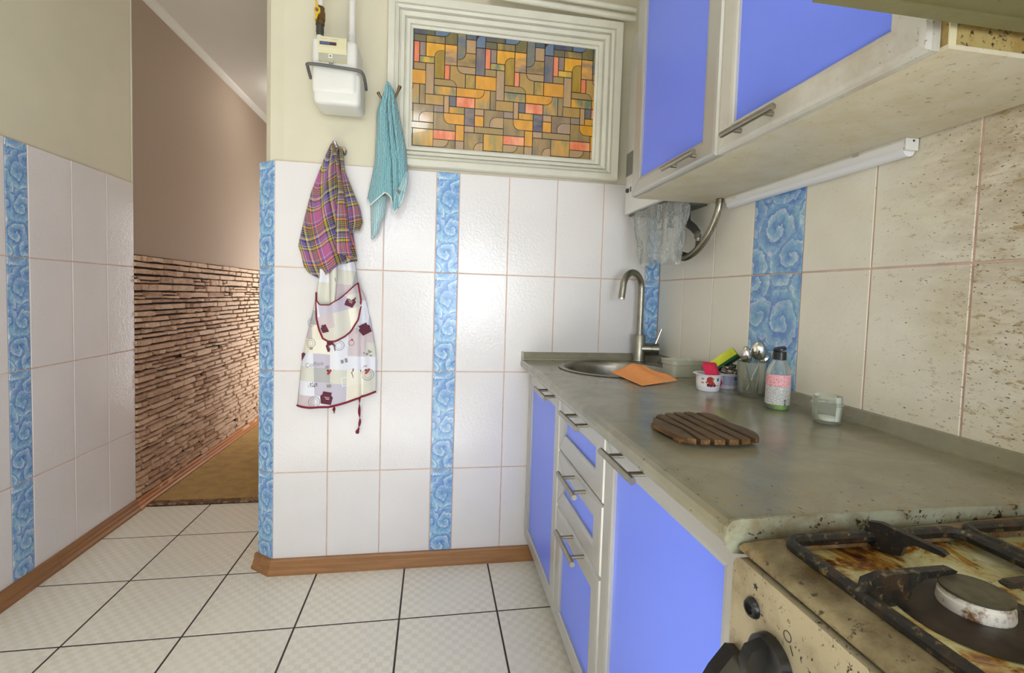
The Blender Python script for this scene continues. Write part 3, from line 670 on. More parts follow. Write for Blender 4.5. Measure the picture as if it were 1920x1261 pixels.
ZT = .846
SKC, SKR = (1.268, -.246), .208
def worktop():
    # rounded-front slab along Y with a round cut-out for the sink
    prof = [(1.545, .8085), (.985, .8085), (.966, .810), (.958, .818), (.9565, .828), (.9575, .838), (.963, .8445), (.972, ZT), (1.0, ZT), (1.545, ZT)]
    vf = prism(prof, lambda a, b, h: (a, h, b), -1.403, -.003)
    me = bpy.data.meshes.new('w'); me.from_pydata(vf[0], [], vf[1]); bm = bmesh.new(); bm.from_mesh(me); bmesh.ops.recalc_face_normals(bm, faces=bm.faces); bm.to_mesh(me); bm.free()
    o = bpy.data.objects.new('w', me); COL.objects.link(o)
    cv = lathe([(SKR-.012, .7), (SKR-.012, .95)], (SKC[0], SKC[1], 0), 48, close=True)
    m2 = bpy.data.meshes.new('c'); m2.from_pydata(cv[0], [], cv[1]); bm = bmesh.new(); bm.from_mesh(m2); bmesh.ops.recalc_face_normals(bm, faces=bm.faces); bm.to_mesh(m2); bm.free()
    o2 = bpy.data.objects.new('c', m2); COL.objects.link(o2)
    md = o.modifiers.new('b', 'BOOLEAN'); md.object = o2; md.operation = 'DIFFERENCE'; md.solver = 'EXACT'
    ev = o.evaluated_get(bpy.context.evaluated_depsgraph_get()); r = ev.to_mesh()
    out = ([tuple(v.co) for v in r.vertices], [list(p.vertices) for p in r.polygons]); ev.to_mesh_clear()
    bpy.data.objects.remove(o); bpy.data.objects.remove(o2); return out
wt = thing('countertop', 'grey laminate worktop running from the tiled corner to the stove', 'countertop', (1.25, -.7, .8085))
obj('slab', worktop(), 'counter', wt)
UP = [(0, 0), (.024, 0), (.0235, .004), (.017, .010), (.010, .028), (.006, .030), (0, .030)]
obj('upstand', prism([(-a-.001, ZT+b) for a, b in UP], lambda a, b, h: (h, a, b), .966, XR-.003), 'counter', wt)
obj('upstand', prism([(XR-.001-a, ZT+b) for a, b in UP], lambda a, b, h: (a, h, b), -1.4, -.02), 'counter', wt)
obj('upstand_end_cap', prism([(-a*1.15-.001, ZT+b*1.06) for a, b in UP], lambda a, b, h: (h, a, b), .959, .966), 'carcass', wt, label='small plastic end cap')
obj('corner_cap', prism([(XR-.003, -.003), (XR-.075, -.003), (XR-.003, -.085)], mapZ, ZT, ZT+.026), 'counter', wt)
EP = [(1.545, .806), (.985, .806), (.964, .808), (.955, .817), (.9535, .828), (.9548, .840), (.962, .8475), (.972, .8492), (1.0, .8492), (1.545, .8492)]
obj('metal_end_strip', prism(EP, lambda a, b, h: (a, h, b), -1.4075, -1.4033), 'strip', wt, label='dirty metal end strip')

# sink, faucet
s = thing('round_sink', 'round stainless steel sink set into the worktop under the faucet', 'sink', (SKC[0], SKC[1], ZT))
R = SKR
obj('bowl', lathe([(R, ZT+.0005), (R+.001, ZT+.003), (R-.004, ZT+.0045), (R-.02, ZT+.0035), (R-.026, ZT-.002), (R-.03, ZT-.02), (R-.036, ZT-.12), (R-.06, ZT-.145), (R-.12, ZT-.152), (.03, ZT-.156), (.001, ZT-.156)], (SKC[0], SKC[1], 0), 56), 'steel', s, smooth='auto')
obj('drain', lathe([(.033, ZT-.1555), (.033, ZT-.152), (.026, ZT-.151), (.020, ZT-.155), (.001, ZT-.155)], (SKC[0], SKC[1], 0), 24), 'chrome', s, smooth='auto')
FX, FY = 1.445, -.060
f = thing('kitchen_faucet', 'gooseneck metal mixer faucet standing behind the sink', 'faucet', (FX, FY, ZT))
obj('body', lathe([(.001, ZT+.0003), (.031, ZT+.0003), (.031, ZT+.005), (.0265, ZT+.007), (.0255, ZT+.012), (.0255, ZT+.112), (.024, ZT+.115), (.001, ZT+.115)], (FX, FY, 0), 32), 'tapmetal', f, smooth='auto')
dr = Vector((-.110, -.072, 0)).normalized(); ra = .066
pts = [(FX, FY, ZT+.112), (FX, FY, 1.00), (FX, FY, 1.10), (FX, FY, 1.148)]
pts += [tuple(Vector((FX, FY, 1.148))+dr*ra*(1-math.cos(a))+Vector((0, 0, ra*math.sin(a)))) for a in [math.pi*k/14 for k in range(1, 15)]]
e_ = Vector((FX, FY, 1.148))+dr*2*ra
pts += [tuple(e_+dr*.004+Vector((0, 0, -.02))), tuple(e_+dr*.007+Vector((0, 0, -.038)))]
obj('spout', tube(pts, .0132, 18), 'tapmetal', f, smooth='auto')
obj('aerator', tube([pts[-1], tuple(Vector(pts[-1])+Vector((-.0006, -.0004, -.006)))], .0138, 18), 'chrome', f, smooth='auto')
ld = Vector((.97, -.25, 0)).normalized(); lp = Vector((FX, FY, .902))
obj('mixer_housing', tube([lp, lp+ld*.046, lp+ld*.0465, lp+ld*.0495, lp+ld*.050, lp+ld*.078], [.0245, .0245, .0225, .0225, .0245, .0245], 24), 'tapmetal', f, smooth='auto')
l0 = lp+ld*.064+Vector((0, 0, .016)); obj('lever', tube([l0, l0+Vector((.012, -.002, .03)), l0+Vector((.024, -.004, .068))], [.0066, .0058, .005], 12), 'chrome', f, smooth='auto')

# ================================================================== WALL CABINET, LAMP, HOOD, HEATER
t = thing('wall_cabinet', 'wall cabinet with two blue framed doors above the worktop', 'cabinet', (1.4, -.89, 1.444))
obj('body', bbox((1.2585, -1.372, 1.4485), (1.545, -.400, 2.16)), 'side', t, label='board side panel caked with brown grease')
obj('bottom_panel', bbox((1.2575, -1.3725, 1.442), (1.5455, -.3995, 1.4482)), 'under', t, label='cream underside speckled with grease')
obj('edge_band', bbox((1.2572, -1.3728, 1.4478), (1.2684, -1.3715, 2.16)), 'cream', t)
front(t, -.884, -.405, 1.4435, 2.155, 1.257, (.060, .0515, .055), al='alu', hy=(-.832, -.672), hz=1.466, hx=.024)
front(t, -1.362, -.8875, 1.4435, 2.155, 1.257, (.057, .055, .055), al='alu_dirty', hy=(-1.104, -.945), hz=1.468, hx=.024)

l = thing('cabinet_lamp', 'white slim tube lamp fixed under the wall cabinet', 'lamp', (1.53, -.79, 1.4418))
obj('housing', prism([(1.549, 1.4416), (1.521, 1.4416), (1.519, 1.436), (1.523, 1.424), (1.549, 1.424)], lambda a, b, h: (a, h, b), -1.085, -.495), 'white', l)
cyl = [(1.5355+.0135*math.cos(a), 1.4195+.0125*math.sin(a)) for a in [math.pi+math.pi*k/10 for k in range(11)]]+[(1.549, 1.4238), (1.522, 1.4238)]
MT['diffuser'] = plain('milky_diffuser', c(230, 230, 232), 0.28)
obj('diffuser', prism(cyl, lambda a, b, h: (a, h, b), -1.083, -.50), 'diffuser', l, smooth='auto')
obj('end_cap', bbox((1.5205, -1.0905, 1.418), (1.549, -1.0855, 1.4415), .001), 'white', l)
obj('screw', lathe([(.0005, -.001), (.0022, -.001), (.0022, 0)], (1.536, -1.0905, 1.436), 10, axis='y'), 'inkblack', l)
obj('clip', bbox((1.5165, -.985, 1.4345), (1.5185, -.970, 1.4412)), 'carcass', l)
obj('switch', bbox((1.5155, -.55, 1.430), (1.5192, -.535, 1.436), .0008), 'cream', l)

h = thing('cooker_hood', 'grease-stained cooker hood over the stove, at the top right', 'hood', (1.3, -1.64, 1.469))
obj('canopy', bbox((1.045, -1.885, 1.4695), (1.545, -1.386, 1.60), .004), 'hood', h)
obj('lip', ring(1.066, 1.525, -1.865, -1.405, .021, .02, .02, .019, [(0, -.0002), (0, .004), (1, .004), (1, -.0002)], lambda a, b, q: (a, b, 1.4696-q)), 'hood', h)
for k in range(8): obj('filter_bar', bbox((1.09+.054*k, -1.84, 1.4665), (1.09+.054*k+.03, -1.43, 1.4694)), 'hood', h)

hb = thing('water_heater', 'white gas water heater box in the corner behind the wall cabinet', 'heater', (1.45, -.22, 1.449))
obj('casing', bbox((1.36, -.372, 1.449), (1.545, -.052, 2.15), .006, 2), 'white', hb, smooth='auto')
obj('sticker', prism([(-.135, 1.600), (-.054, 1.600), (-.054, 1.692), (-.135, 1.692)], mapX(1.3602), 0, .0006), 'stickerprint', hb, uv=[(-.135, 1.6), (-.054, 1.6), (-.054, 1.692), (-.135, 1.692)]*2, label='grey sticker with rows of fine print')
obj('knob', lathe([(.001, -.008), (.008, -.008), (.009, 0)], (1.3598, -.083, 1.541), 16, axis='x'), 'rubber', hb, smooth='auto')
obj('mark', prism([(-.112, 1.532), (-.104, 1.532), (-.104, 1.552), (-.112, 1.552)], mapX(1.36), 0, .0005), 'inkblack', hb)
for yy, xx in ((-.30, 1.50), (-.20, 1.49), (-.12, 1.49)): obj('stub_pipe', tube([(xx, yy, 1.45), (xx, yy, 1.40), (xx, yy, 1.385)], [.012, .012, .016], 12), 'rubber', hb, smooth='auto')
MT['heaterbase'] = plain('heater_underside', c(96, 94, 84), 0.6)
obj('base_tray', bbox((1.375, -.36, 1.4415), (1.54, -.064, 1.4488)), 'heaterbase', hb)

def ribbed(pts, r, pitch=.0066, amp=.15, seg=14):
    P = spline(pts, 80); out = [P[0]]; acc = 0
    for a in P[1:]:
        if (a-out[-1]).length >= pitch/2: out.append(a)
    rr = [r*(1+amp*(1 if i % 2 else -1)) for i in range(len(out))]
    return tube(out, rr, seg)
HP = [(1.513, -.477, 1.4415), (1.511, -.474, 1.405), (1.507, -.455, 1.360), (1.500, -.425, 1.315), (1.492, -.385, 1.280), (1.487, -.34, 1.262), (1.485, -.30, 1.264), (1.487, -.255, 1.285)]
obj('corrugated_hose', ribbed(HP, .0105), 'nickel', None, org=(1.513, -.477, 1.4415), label='ribbed metal gas hose looping down from the cabinet underside', cat='hose', smooth=True)
dh = thing('dark_hose', 'dark rubber hose with threaded connector behind the plastic film', 'hose', (1.50, -.30, 1.385))
obj('sleeve', tube([(1.50, -.300, 1.39), (1.501, -.345, 1.365), (1.502, -.37, 1.345)], [.015, .014, .012], 14), 'rubber', dh, smooth='auto')
obj('connector', tube([(1.502, -.368, 1.347), (1.502, -.372, 1.338), (1.502, -.373, 1.337), (1.502, -.376, 1.326), (1.502, -.377, 1.325), (1.501, -.378, 1.312)], [.010, .010, .0125, .0125, .009, .008], 8), 'steel', dh)
obj('tail', tube(spline([(1.501, -.378, 1.314), (1.499, -.379, 1.292), (1.495, -.365, 1.275), (1.492, -.33, 1.270), (1.49, -.27, 1.285)], 6), .0078, 12), 'rubber', dh, smooth=True)
# crinkled film wrapped round the pipes
def film():
    V, F, n, m = [], [], 56, 20
    rnd = random.Random(3); ph = [rnd.uniform(0, 6.3) for _ in range(8)]
    for j in range(m+1):
        t_ = j/m
        for i in range(n):
            a = 2*math.pi*i/n
            # squared-off loop: wide at the heater, pinched below
            cx_, cy_ = 1.425+.0*t_, -.235-.012*t_
            ex, ey = .058-.022*t_, .150-.045*t_
            px = cx_+ex*math.copysign(abs(math.cos(a))**.6, math.cos(a)); py = cy_+ey*math.copysign(abs(math.sin(a))**.6, math.sin(a))
            cr = .0045*math.sin(9*a+ph[0]+2.2*t_)+.004*math.sin(17*a+ph[1]-3*t_)+.003*math.sin(31*a+ph[2]+5*t_)+.0025*math.sin(12*t_+5*a+ph[3])
            zz = 1.443-.200*t_+.006*math.sin(5*a+ph[4])*t_+.004*math.sin(13*a+ph[5])*t_
            V.append((px+cr*math.cos(a)*1.5, py+cr*math.sin(a)*1.5, zz))
    for j in range(m):
        for i in range(n): F.append([j*n+i, j*n+(i+1) % n, (j+1)*n+(i+1) % n, (j+1)*n+i])
    return V, F
obj('plastic_film', film(), 'film', None, org=(1.425, -.235, 1.25), label='crinkled clear plastic film hanging below the water heater', cat='plastic bag', smooth=True)

# ================================================================== STOVE
SX0, SX1, SY0, SY1, SZ = .970, 1.545, -1.912, -1.411, .834
st = thing('gas_stove', 'grimy gas stove caked with burnt grease beside the worktop', 'stove', (1.25, -1.66, 0))
obj('body', bbox((SX0+.012, SY0, .0005), (SX1, SY1, .806)), 'stove', st)
def control_panel():
    P = []
    y0, y1, z0, z1, r = SY0, SY1+.0005, .700, .8115, .016
    P = rr_poly(y0, y1, z0, z1, 'tr', r); 
    return prism(P, mapX(SX0+.0115), 0, .018)
obj('control_panel', control_panel(), 'stove', st, label='worn steel control panel')
obj('oven_door', bbox((SX0-.004, SY0+.006, .17), (SX0+.0115, SY1-.006, .69), .004), 'stove', st)
# hob sheet: raised rim round a sunk basin
BX0, BX1, BY0, BY1 = 1.022, 1.515, -1.888, -1.434
obj('hob_rim', ring(BX0, BX1, BY0, BY1, BX0-SX0, SX1-BX1, BY0-SY0, SY1-BY1, [(0, -.012), (.10, -.002), (.2, .0), (.35, 0), (.5, 0), (.65, 0), (.8, 0), (.93, .0), (1.0, -.0025), (1.0, -.0065), (.5, -.0125)], lambda a, b, q: (a, b, SZ+q-.0125*max(0, min(1, (1.022-a)/.052))**1.6+.0095*max(0, min(1, (a-.985)/.09))*max(0, min(1, (b+1.436)/.018)))), 'stoverim', st, smooth='auto')
nb = 26
Vb = []
for i in range(nb+1):
    for j in range(nb+1):
        x = BX0-.004+(BX1-BX0+.008)*i/nb; y = BY0-.004+(BY1-BY0+.008)*j/nb
        Vb.append((x, y, SZ-.0125+.0015*math.sin(41*x+1)*math.sin(37*y)))
obj('hob_basin', (Vb, [[i*(nb+1)+j, (i+1)*(nb+1)+j, (i+1)*(nb+1)+j+1, i*(nb+1)+j+1] for i in range(nb) for j in range(nb)]), 'basin', st, smooth=True, label='basin streaked with burnt orange grease')
def burner(x, y, r):
    b = obj('burner', lathe([(r*2.45, SZ-.0115), (r*2.2, SZ-.0095), (r*1.55, SZ-.007), (r*1.15, SZ-.006), (r*.5, SZ-.006)], (x, y, 0), 40), 'burnerdish', st, smooth='auto', label='blackened burner dish')
    teeth = []
    n = 48; V = []; prof = [(r*1.02, SZ-.007), (r*1.06, SZ-.004), (r*1.03, SZ+.004), (r*.98, SZ+.0045), (r*.97, SZ+.0095), (r*.9, SZ+.0098)]
    obj('burner_ring', lathe(prof, (x, y, 0), n), 'burnerring', b, smooth='auto')
    obj('burner_cap', lathe([(r*.93, SZ+.0085), (r*1.01, SZ+.0092), (r*1.02, SZ+.0118), (r*.9, SZ+.0132), (r*.3, SZ+.0128), (.0005, SZ+.0128)], (x, y, 0), n), 'burnercap', b, smooth='auto')
for x, y, r in ((1.112, -1.552, .0262), (1.112, -1.800, .034), (1.395, -1.535, .036), (1.395, -1.785, .045)): burner(x, y, r)
def grate(x0, x1, y0, y1, label, by):
    """rectangular rod frame with plate prongs pointing at the burner centres"""
    g_ = thing('pan_grate', label, 'grate', ((x0+x1)/2, (y0+y1)/2, SZ), 'pan grates on the stove')
    zr = SZ+.0025; r = .018; P = []
    for cx_, cy_, a0 in ((x0+r, y0+r, 180), (x1-r, y0+r, 270), (x1-r, y1-r, 0), (x0+r, y1-r, 90)):
        P += [(cx_+r*math.cos(math.radians(a0+90*k/5)), cy_+r*math.sin(math.radians(a0+90*k/5)), zr) for k in range(6)]
    V, F = tube(P+[P[0], P[1]], .0068, 8, caps=False)
    obj('frame', (V, F), 'iron', g_, smooth='auto')
    cx_ = (x0+x1)/2
    def fin(a, b, wdt=.0042):
        a, b = Vector(a), Vector(b); d = (b-a); L = d.length; d.normalize(); nrm_ = Vector((-d.y, d.x, 0))
        prof = [(-.004, .004), (.0, .019), (L*.16, .0225), (L*.55, .0205), (L*.94, .018), (L, .0155), (L*.97, .0125), (L*.62, .0125), (L*.5, .006), (L*.46, -.006), (L*.30, -.009), (L*.08, -.008), (-.004, -.003)]
        poly = [(s_, q) for s_, q in prof]
        def mp(s_, q, hh): p = a+d*s_+nrm_*hh; return (p.x, p.y, SZ+q)
        obj('prong', prism(poly, mp, -wdt, wdt), 'iron', g_)
    for bx, by_ in by:
        fin((x0, by_+.016, 0), (bx+.008, by_+.026, 0)); fin((x1, by_-.004, 0), (bx+.030, by_+.0, 0))
        if by_ > -1.66: fin((bx+.010, y1+.004, 0), (bx+.032, y1-.066, 0)); fin((bx+.006, by_-.110, 0), (bx+.004, by_-.034, 0))
        else: fin((bx, y0, 0), (bx, y0+.075, 0))
    obj('cross_bar', tube([(x0, (by[0][1]+by[1][1])/2+.012, zr), (x1, (by[0][1]+by[1][1])/2+.012, zr)], .0045, 8), 'iron', g_, smooth='auto')
grate(1.008, 1.240, -1.880, -1.437, 'greasy black pan grate over the front burners of the stove', [(1.112, -1.552), (1.112, -1.800)])
grate(1.254, 1.505, -1.880, -1.432, 'rusty black pan grate over the rear burners, nearest the tiled wall', [(1.395, -1.535), (1.395, -1.785)])
PXF = SX0+.0115-.018
def knob(y, z):
    b = obj('knob', lathe([(.001, -.013), (.023, -.013), (.0275, -.010), (.029, 0)], (PXF, y, z), 32, axis='x'), 'black', st, smooth='auto', label='black plastic burner knob')
    P = [(-.0245, -.002), (-.0245, -.010), (-.018, -.026), (.006, -.032), (.020, -.026), (.0245, -.010), (.0245, -.002)]
    obj('grip', prism(P, lambda a, q, hh: (PXF-.004+q, y+hh, z+a), -.0065, .0065), 'black', b, smooth='auto')
for k in range(4): knob(-1.483-.085*k, .733)
bt = obj('ignition_button', lathe([(.001, -.003), (.0062, -.003), (.0062, -.006), (.0085, -.006), (.0108, -.003), (.0112, .0)], (PXF, -1.449, .770), 24, axis='x'), 'black', st, smooth='auto', label='round black ignition button')
sy = [( .0042*math.cos(math.radians(90+36*k))*(1 if k % 2 == 0 else .42), .0042*math.sin(math.radians(90+36*k))*(1 if k % 2 == 0 else .42)) for k in range(10)]
obj('spark_symbol', prism([(-1.451+a, .795+b) for a, b in sy], mapX(PXF), .0001, .0005), 'inkblack', st)
cr = lathe([(.0046, 0), (.0054, 0), (.0054, .0004), (.0046, .0004), (.0046, 0)], (0, 0, 0), 24)
obj('burner_symbol', ([(PXF-.0001-q, -1.500+a, .775+b) for a, b, q in cr[0]], cr[1]), 'inkblack', st)
obj('symbol_stem', prism([(-1.5045, .769), (-1.5036, .7685), (-1.508, .761), (-1.509, .7615)], mapX(PXF), .0001, .0005), 'inkblack', st)
hd = obj('oven_handle', tube([(.928, -1.440, .668), (.928, -1.88, .668)], .010, 14), 'black', st, smooth='auto', label='black oven door handle')
for yy in (-1.428, -1.88): obj('bracket', prism([(.9665, .650), (.9665, .706), (.952, .7085), (.932, .685), (.922, .668), (.926, .655)], lambda a, b, q: (a, q, b), yy-.009, yy+.009), 'black', hd)

# ================================================================== THINGS ON THE WORKTOP
# trivet of parallel slats on two cross bars
tv = thing('wooden_trivet', 'scorched slatted wooden trivet lying on the worktop', 'trivet', (1.13, -1.05, ZT))
slats = [[(1.034, -1.040), (1.062, -.992), (1.078, -1.085), (1.070, -1.146), (1.056, -1.138), (1.044, -1.118)],
         [(1.069, -.985), (1.086, -.970), (1.094, -.972), (1.094, -1.150), (1.074, -1.149), (1.082, -1.085)],
         [(1.098, -.968), (1.110, -.959), (1.119, -.960), (1.122, -1.152), (1.099, -1.151)],
         [(1.124, -.958), (1.135, -.954), (1.145, -.955), (1.147, -1.154), (1.126, -1.153)],
         [(1.150, -.953), (1.162, -.951), (1.172, -.953), (1.173, -1.149), (1.151, -1.153)],
         [(1.177, -.958), (1.188, -.962), (1.206, -.970), (1.212, -.990), (1.211, -1.012), (1.203, -1.047), (1.212, -1.076), (1.212, -1.108), (1.203, -1.128), (1.190, -1.146), (1.178, -1.149)]]
for P in slats:
    mx_ = sum(p[0] for p in P)/len(P)
    obj('slat', prism([(mx_+(p[0]-mx_)*.86, p[1]) for p in P], mapZ, ZT+.0075, ZT+.0165), 'trivet', tv)
for yy in (-1.015, -1.105): obj('cross_bar', bbox((1.052, yy-.010, ZT+.0003), (1.200, yy+.010, ZT+.0074)), 'trivet', tv)
# orange cloth over the sink rim
def orange():
    A, B, C_, D = Vector((1.205, -.362, .853)), Vector((1.222, -.585, .8482)), Vector((1.378, -.512, .850)), Vector((1.318, -.395, .878))
    V, F, n = [], [], 22
    for i in range(n+1):
        for j in range(n+1):
            u_, w_ = i/n, j/n     # u: A->D / B->C ; w: A->B / D->C
            p = (A*(1-u_)+D*u_)*(1-w_)+(B*(1-u_)+C_*u_)*w_
            p = p.copy(); rid = math.exp(-((u_-.62+.12*w_)/.20)**2)
            p.z += .030*rid*(1-w_)**.7*(.35+w_)+.010*math.sin(w_*5+u_*3)*u_*(1-w_)+.012*max(0, u_-.8)/.2*w_*(1-w_)*2
            p.z = max(p.z, ZT+.0055 if (Vector((p.x-SKC[0], p.y-SKC[1])).length < SKR+.004) else ZT+.0012)
            V.append(tuple(p))
    F = [[i*(n+1)+j, (i+1)*(n+1)+j, (i+1)*(n+1)+j+1, i*(n+1)+j+1] for i in range(n) for j in range(n)]
    return V, F
o = obj('cleaning_cloth', orange(), 'orange', None, org=(1.28, -.48, ZT), label='orange cleaning cloth folded over the front rim of the sink', cat='cloth', smooth=True)
md = o.modifiers.new('thick', 'SOLIDIFY'); md.thickness = .0016; md.offset = 1
# cloudy plastic tray
def tray():
    cx_, cy_, hz_ = 1.457, -.392, .056; V, F = [], []
    ring_ = lambda sx, sy, z_, r, rot=.12: [(cx_+math.cos(rot)*x-math.sin(rot)*y, cy_+math.sin(rot)*x+math.cos(rot)*y, z_) for x, y in
        [(sgx*(sx-r)+r*math.cos(a), sgy*(sy-r)+r*math.sin(a)) for sgx, sgy, a0 in ((1, 1, 0), (-1, 1, 90), (-1, -1, 180), (1, -1, 270)) for a in [math.radians(a0+90*k/4) for k in range(5)]]]
    L_ = [ring_(.056, .034, ZT+.0004, .012), ring_(.060, .038, ZT+.040, .014), ring_(.063, .041, ZT+.042, .015), ring_(.064, .042, ZT+hz_, .015), ring_(.066, .044, ZT+hz_+.001, .016),
          ring_(.062, .040, ZT+hz_-.001, .015), ring_(.058, .036, ZT+.040, .013), ring_(.054, .032, ZT+.003, .011)]
    for q in L_: V += q
    for i in range(len(L_)-1):
        for k in range(20): F.append([i*20+k, i*20+(k+1) % 20, (i+1)*20+(k+1) % 20, (i+1)*20+k])
    F += [list(range(20))[::-1], [len(V)-20+k for k in range(20)]]
    return V, F
obj('plastic_tray', tray(), 'milky', None, org=(1.457, -.392, ZT), label='empty milky plastic tray beside the sink', cat='tray', smooth='auto')
# yoghurt cups
def cup(name, label, x, y, rb, rt_, h_, sx=1.0, sy=1.0, lab=True):
    t_ = thing(name, label, 'cup', (x, y, ZT), 'white yoghurt cups')
    obj('wall', lathe([(.001, ZT+.0004), (rb*.92, ZT+.0004), (rb, ZT+.004), (rt_, ZT+h_-.003), (rt_+.008, ZT+h_-.0015), (rt_+.0085, ZT+h_), (rt_-.001, ZT+h_), (rb-.002, ZT+.005), (.001, ZT+.003)], (x, y, 0), 40, sx, sy), 'cupwhite', t_, smooth='auto')
    return t_
def wrap(parent, name, mat, x, y, a0, a1, z0, z1, rf, sx=1, sy=1, n=14, uv=False, smooth=True, label=None):
    V, F, U = [], [], []
    for i in range(n+1):
        a = math.radians(a0+(a1-a0)*i/n)
        for z_ in (z0, z1):
            r = rf(z_); V.append((x+r*math.cos(a)*sx, y+r*math.sin(a)*sy, z_)); U.append((a*r, z_))
    F = [[2*i, 2*i+2, 2*i+3, 2*i+1] for i in range(n)]
    return obj(name, (V, F), mat, parent, uv=U if uv else None, smooth=smooth, label=label)
def decal_on(parent, name, mat, x, y, rf, poly, a_c, z_c, sx=1, sy=1, off=.0005, label=None):
    """flat print: 2-D polygon (metres) wrapped on a cup at angle a_c (deg), height z_c"""
    V = []
    for p, q in poly:
        z_ = z_c+q; r = rf(z_)+off; a = math.radians(a_c)+p/r; V.append((x+r*math.cos(a)*sx, y+r*math.sin(a)*sy, z_))
    cx_ = sum(v[0] for v in V)/len(V); n = len(V)
    return obj(name, (V, [list(range(n))]), mat, parent, label=label)
disc = lambda r, n=12, cx=0, cz=0, sx=1: [(cx+r*sx*math.cos(2*math.pi*k/n), cz+r*math.sin(2*math.pi*k/n)) for k in range(n)]
C1 = (1.402, -.640, .0315, .0345, .050)
c1 = cup('yoghurt_cup', 'small white cup with a cherry print label and a red sponge in it', *C1)
rf1 = lambda z_: C1[2]+(C1[3]-C1[2])*(z_-ZT-.004)/(C1[4]-.007)+.0004
AF = math.degrees(math.atan2(CY-C1[1], CX-C1[0]))   # towards the viewer
wrap(c1, 'label', 'labelback', C1[0], C1[1], AF-72, AF+82, ZT+.014, ZT+.044, rf1, label='printed cherry label')
for p, q, r, m in ((.006, .005, .0100, 'inkred'), (.013, -.006, .0065, 'inkred'), (.002, -.0095, .0052, 'inkmaroon'), (.009, -.0105, .0046, 'inkmaroon'), (.018, -.0100, .0050, 'inkmaroon'), (-.004, -.002, .0025, 'inkred')):
    decal_on(c1, 'cherry_print', m, C1[0], C1[1], rf1, disc(r, 14), AF, ZT+.030+q, off=.0008) if False else decal_on(c1, 'cherry_print', m, C1[0], C1[1], lambda z_: rf1(z_), [(p+a, b) for a, b in disc(r, 14)], AF, ZT+.030+q, off=.0008)
decal_on(c1, 'leaf_print', 'inkgreen', C1[0], C1[1], rf1, [(.011, .002), (.017, .008), (.019, .013), (.013, .011)], AF, ZT+.029, off=.001)
for i, (w_, q) in enumerate(((.009, .008), (.007, .005), (.008, -.003), (.009, -.0055))):
    decal_on(c1, 'label_line', 'inkblack' if i < 2 else 'inkred', C1[0], C1[1], rf1, [(-.019, q), (-.019+w_, q), (-.019+w_, q+.0016), (-.019, q+.0016)], AF, ZT+.030, off=.0008)
decal_on(c1, 'label_line', 'inkblue', C1[0], C1[1], rf1, [(.024, -.012), (.034, -.012), (.034, -.010), (.024, -.010)], AF, ZT+.030, off=.0008)
decal_on(c1, 'label_line', 'inkblue', C1[0], C1[1], rf1, [(.026, .002), (.033, .002), (.033, .011), (.026, .011)], AF, ZT+.030, off=.0008)
C2 = (1.487, -.606, .031, .0355, .047)
c2 = cup('yoghurt_cup', 'small white cup with blue small print, holding a scourer', *C2)
rf2 = lambda z_: C2[2]+(C2[3]-C2[2])*(z_-ZT-.004)/(C2[4]-.007)+.0004
MT['blueprint'] = text_label('blue_small_print', c(206, 206, 226), c(96, 104, 160), 420, 420, 0.42)
wrap(c2, 'label', 'blueprint', C2[0], C2[1], AF-25, AF+62, ZT+.012, ZT+.040, rf2, uv=True, label='blue small print panel')
decal_on(c2, 'barcode', 'inkblue', C2[0], C2[1], rf2, [(.006, .0), (.015, .0), (.015, .009), (.006, .009)], AF+20, ZT+.029, off=.0008)
def tilt_box(c0, ux, uy, uz, bev=.003):
    v, f_ = bbox((0, 0, 0), (1, 1, 1)); ux, uy, uz = Vector(ux), Vector(uy), Vector(uz)
    bm = bmesh.new(); vs = [bm.verts.new(Vector(c0)+ux*p[0]+uy*p[1]+uz*p[2]) for p in v]
    for q in f_: bm.faces.new([vs[i] for i in q])
    bmesh.ops.recalc_face_normals(bm, faces=bm.faces)
    bmesh.ops.bevel(bm, geom=list(bm.edges), offset=bev, segments=2, profile=.5, affect='EDGES'); return bmout(bm)
obj('red_sponge', tilt_box((1.394, -.655, .862), (.035, -.010, -.002), (.020, .024, .006), (-.022, .004, .062)), 'pinksponge', None, org=(1.39, -.64, .85), label='red sponge standing tilted in the cherry cup', cat='sponge', smooth='auto')
sp = thing('dish_sponge', 'lime yellow dish sponge with a dark green scouring side', 'sponge', (1.48, -.60, .90))
a0 = Vector((1.443, -.596, .889)); ux = Vector((.056, -.040, .058)); uy = Vector((.043, .048, -.011)); un_ = ux.cross(uy).normalized(); un_ = un_ if un_.z > 0 else -un_
obj('foam', tilt_box(a0+un_*.008, ux, uy, un_*.024, .002), 'yelsponge', sp, smooth='auto', label='lime yellow foam')
obj('scouring_pad', tilt_box(a0, ux, uy, un_*.0078, .0015), 'greenpad', sp, smooth='auto', label='dark green scouring layer')
def wool():
    rnd = random.Random(5); parts = []
    P = []; p = Vector((0, 0, 0)); 
    for k in range(900):
        a = k*.55; b = k*.137
        r = .026*(.75+.25*math.sin(k*.91))
        P.append(Vector((1.488+r*1.1*math.cos(a)*math.cos(b)+rnd.uniform(-.002, .002), -.618+r*1.0*math.sin(a)*math.cos(b)+rnd.uniform(-.002, .002), .899+.020*math.sin(b)*(1 if math.sin(b) > -.6 else .6)+rnd.uniform(-.002, .002))))
    return tube(P, .0014, 4)
obj('steel_wool', wool(), 'wool', None, org=(1.488, -.618, .88), label='curly steel wool ball under the yellow sponge', cat='scourer')
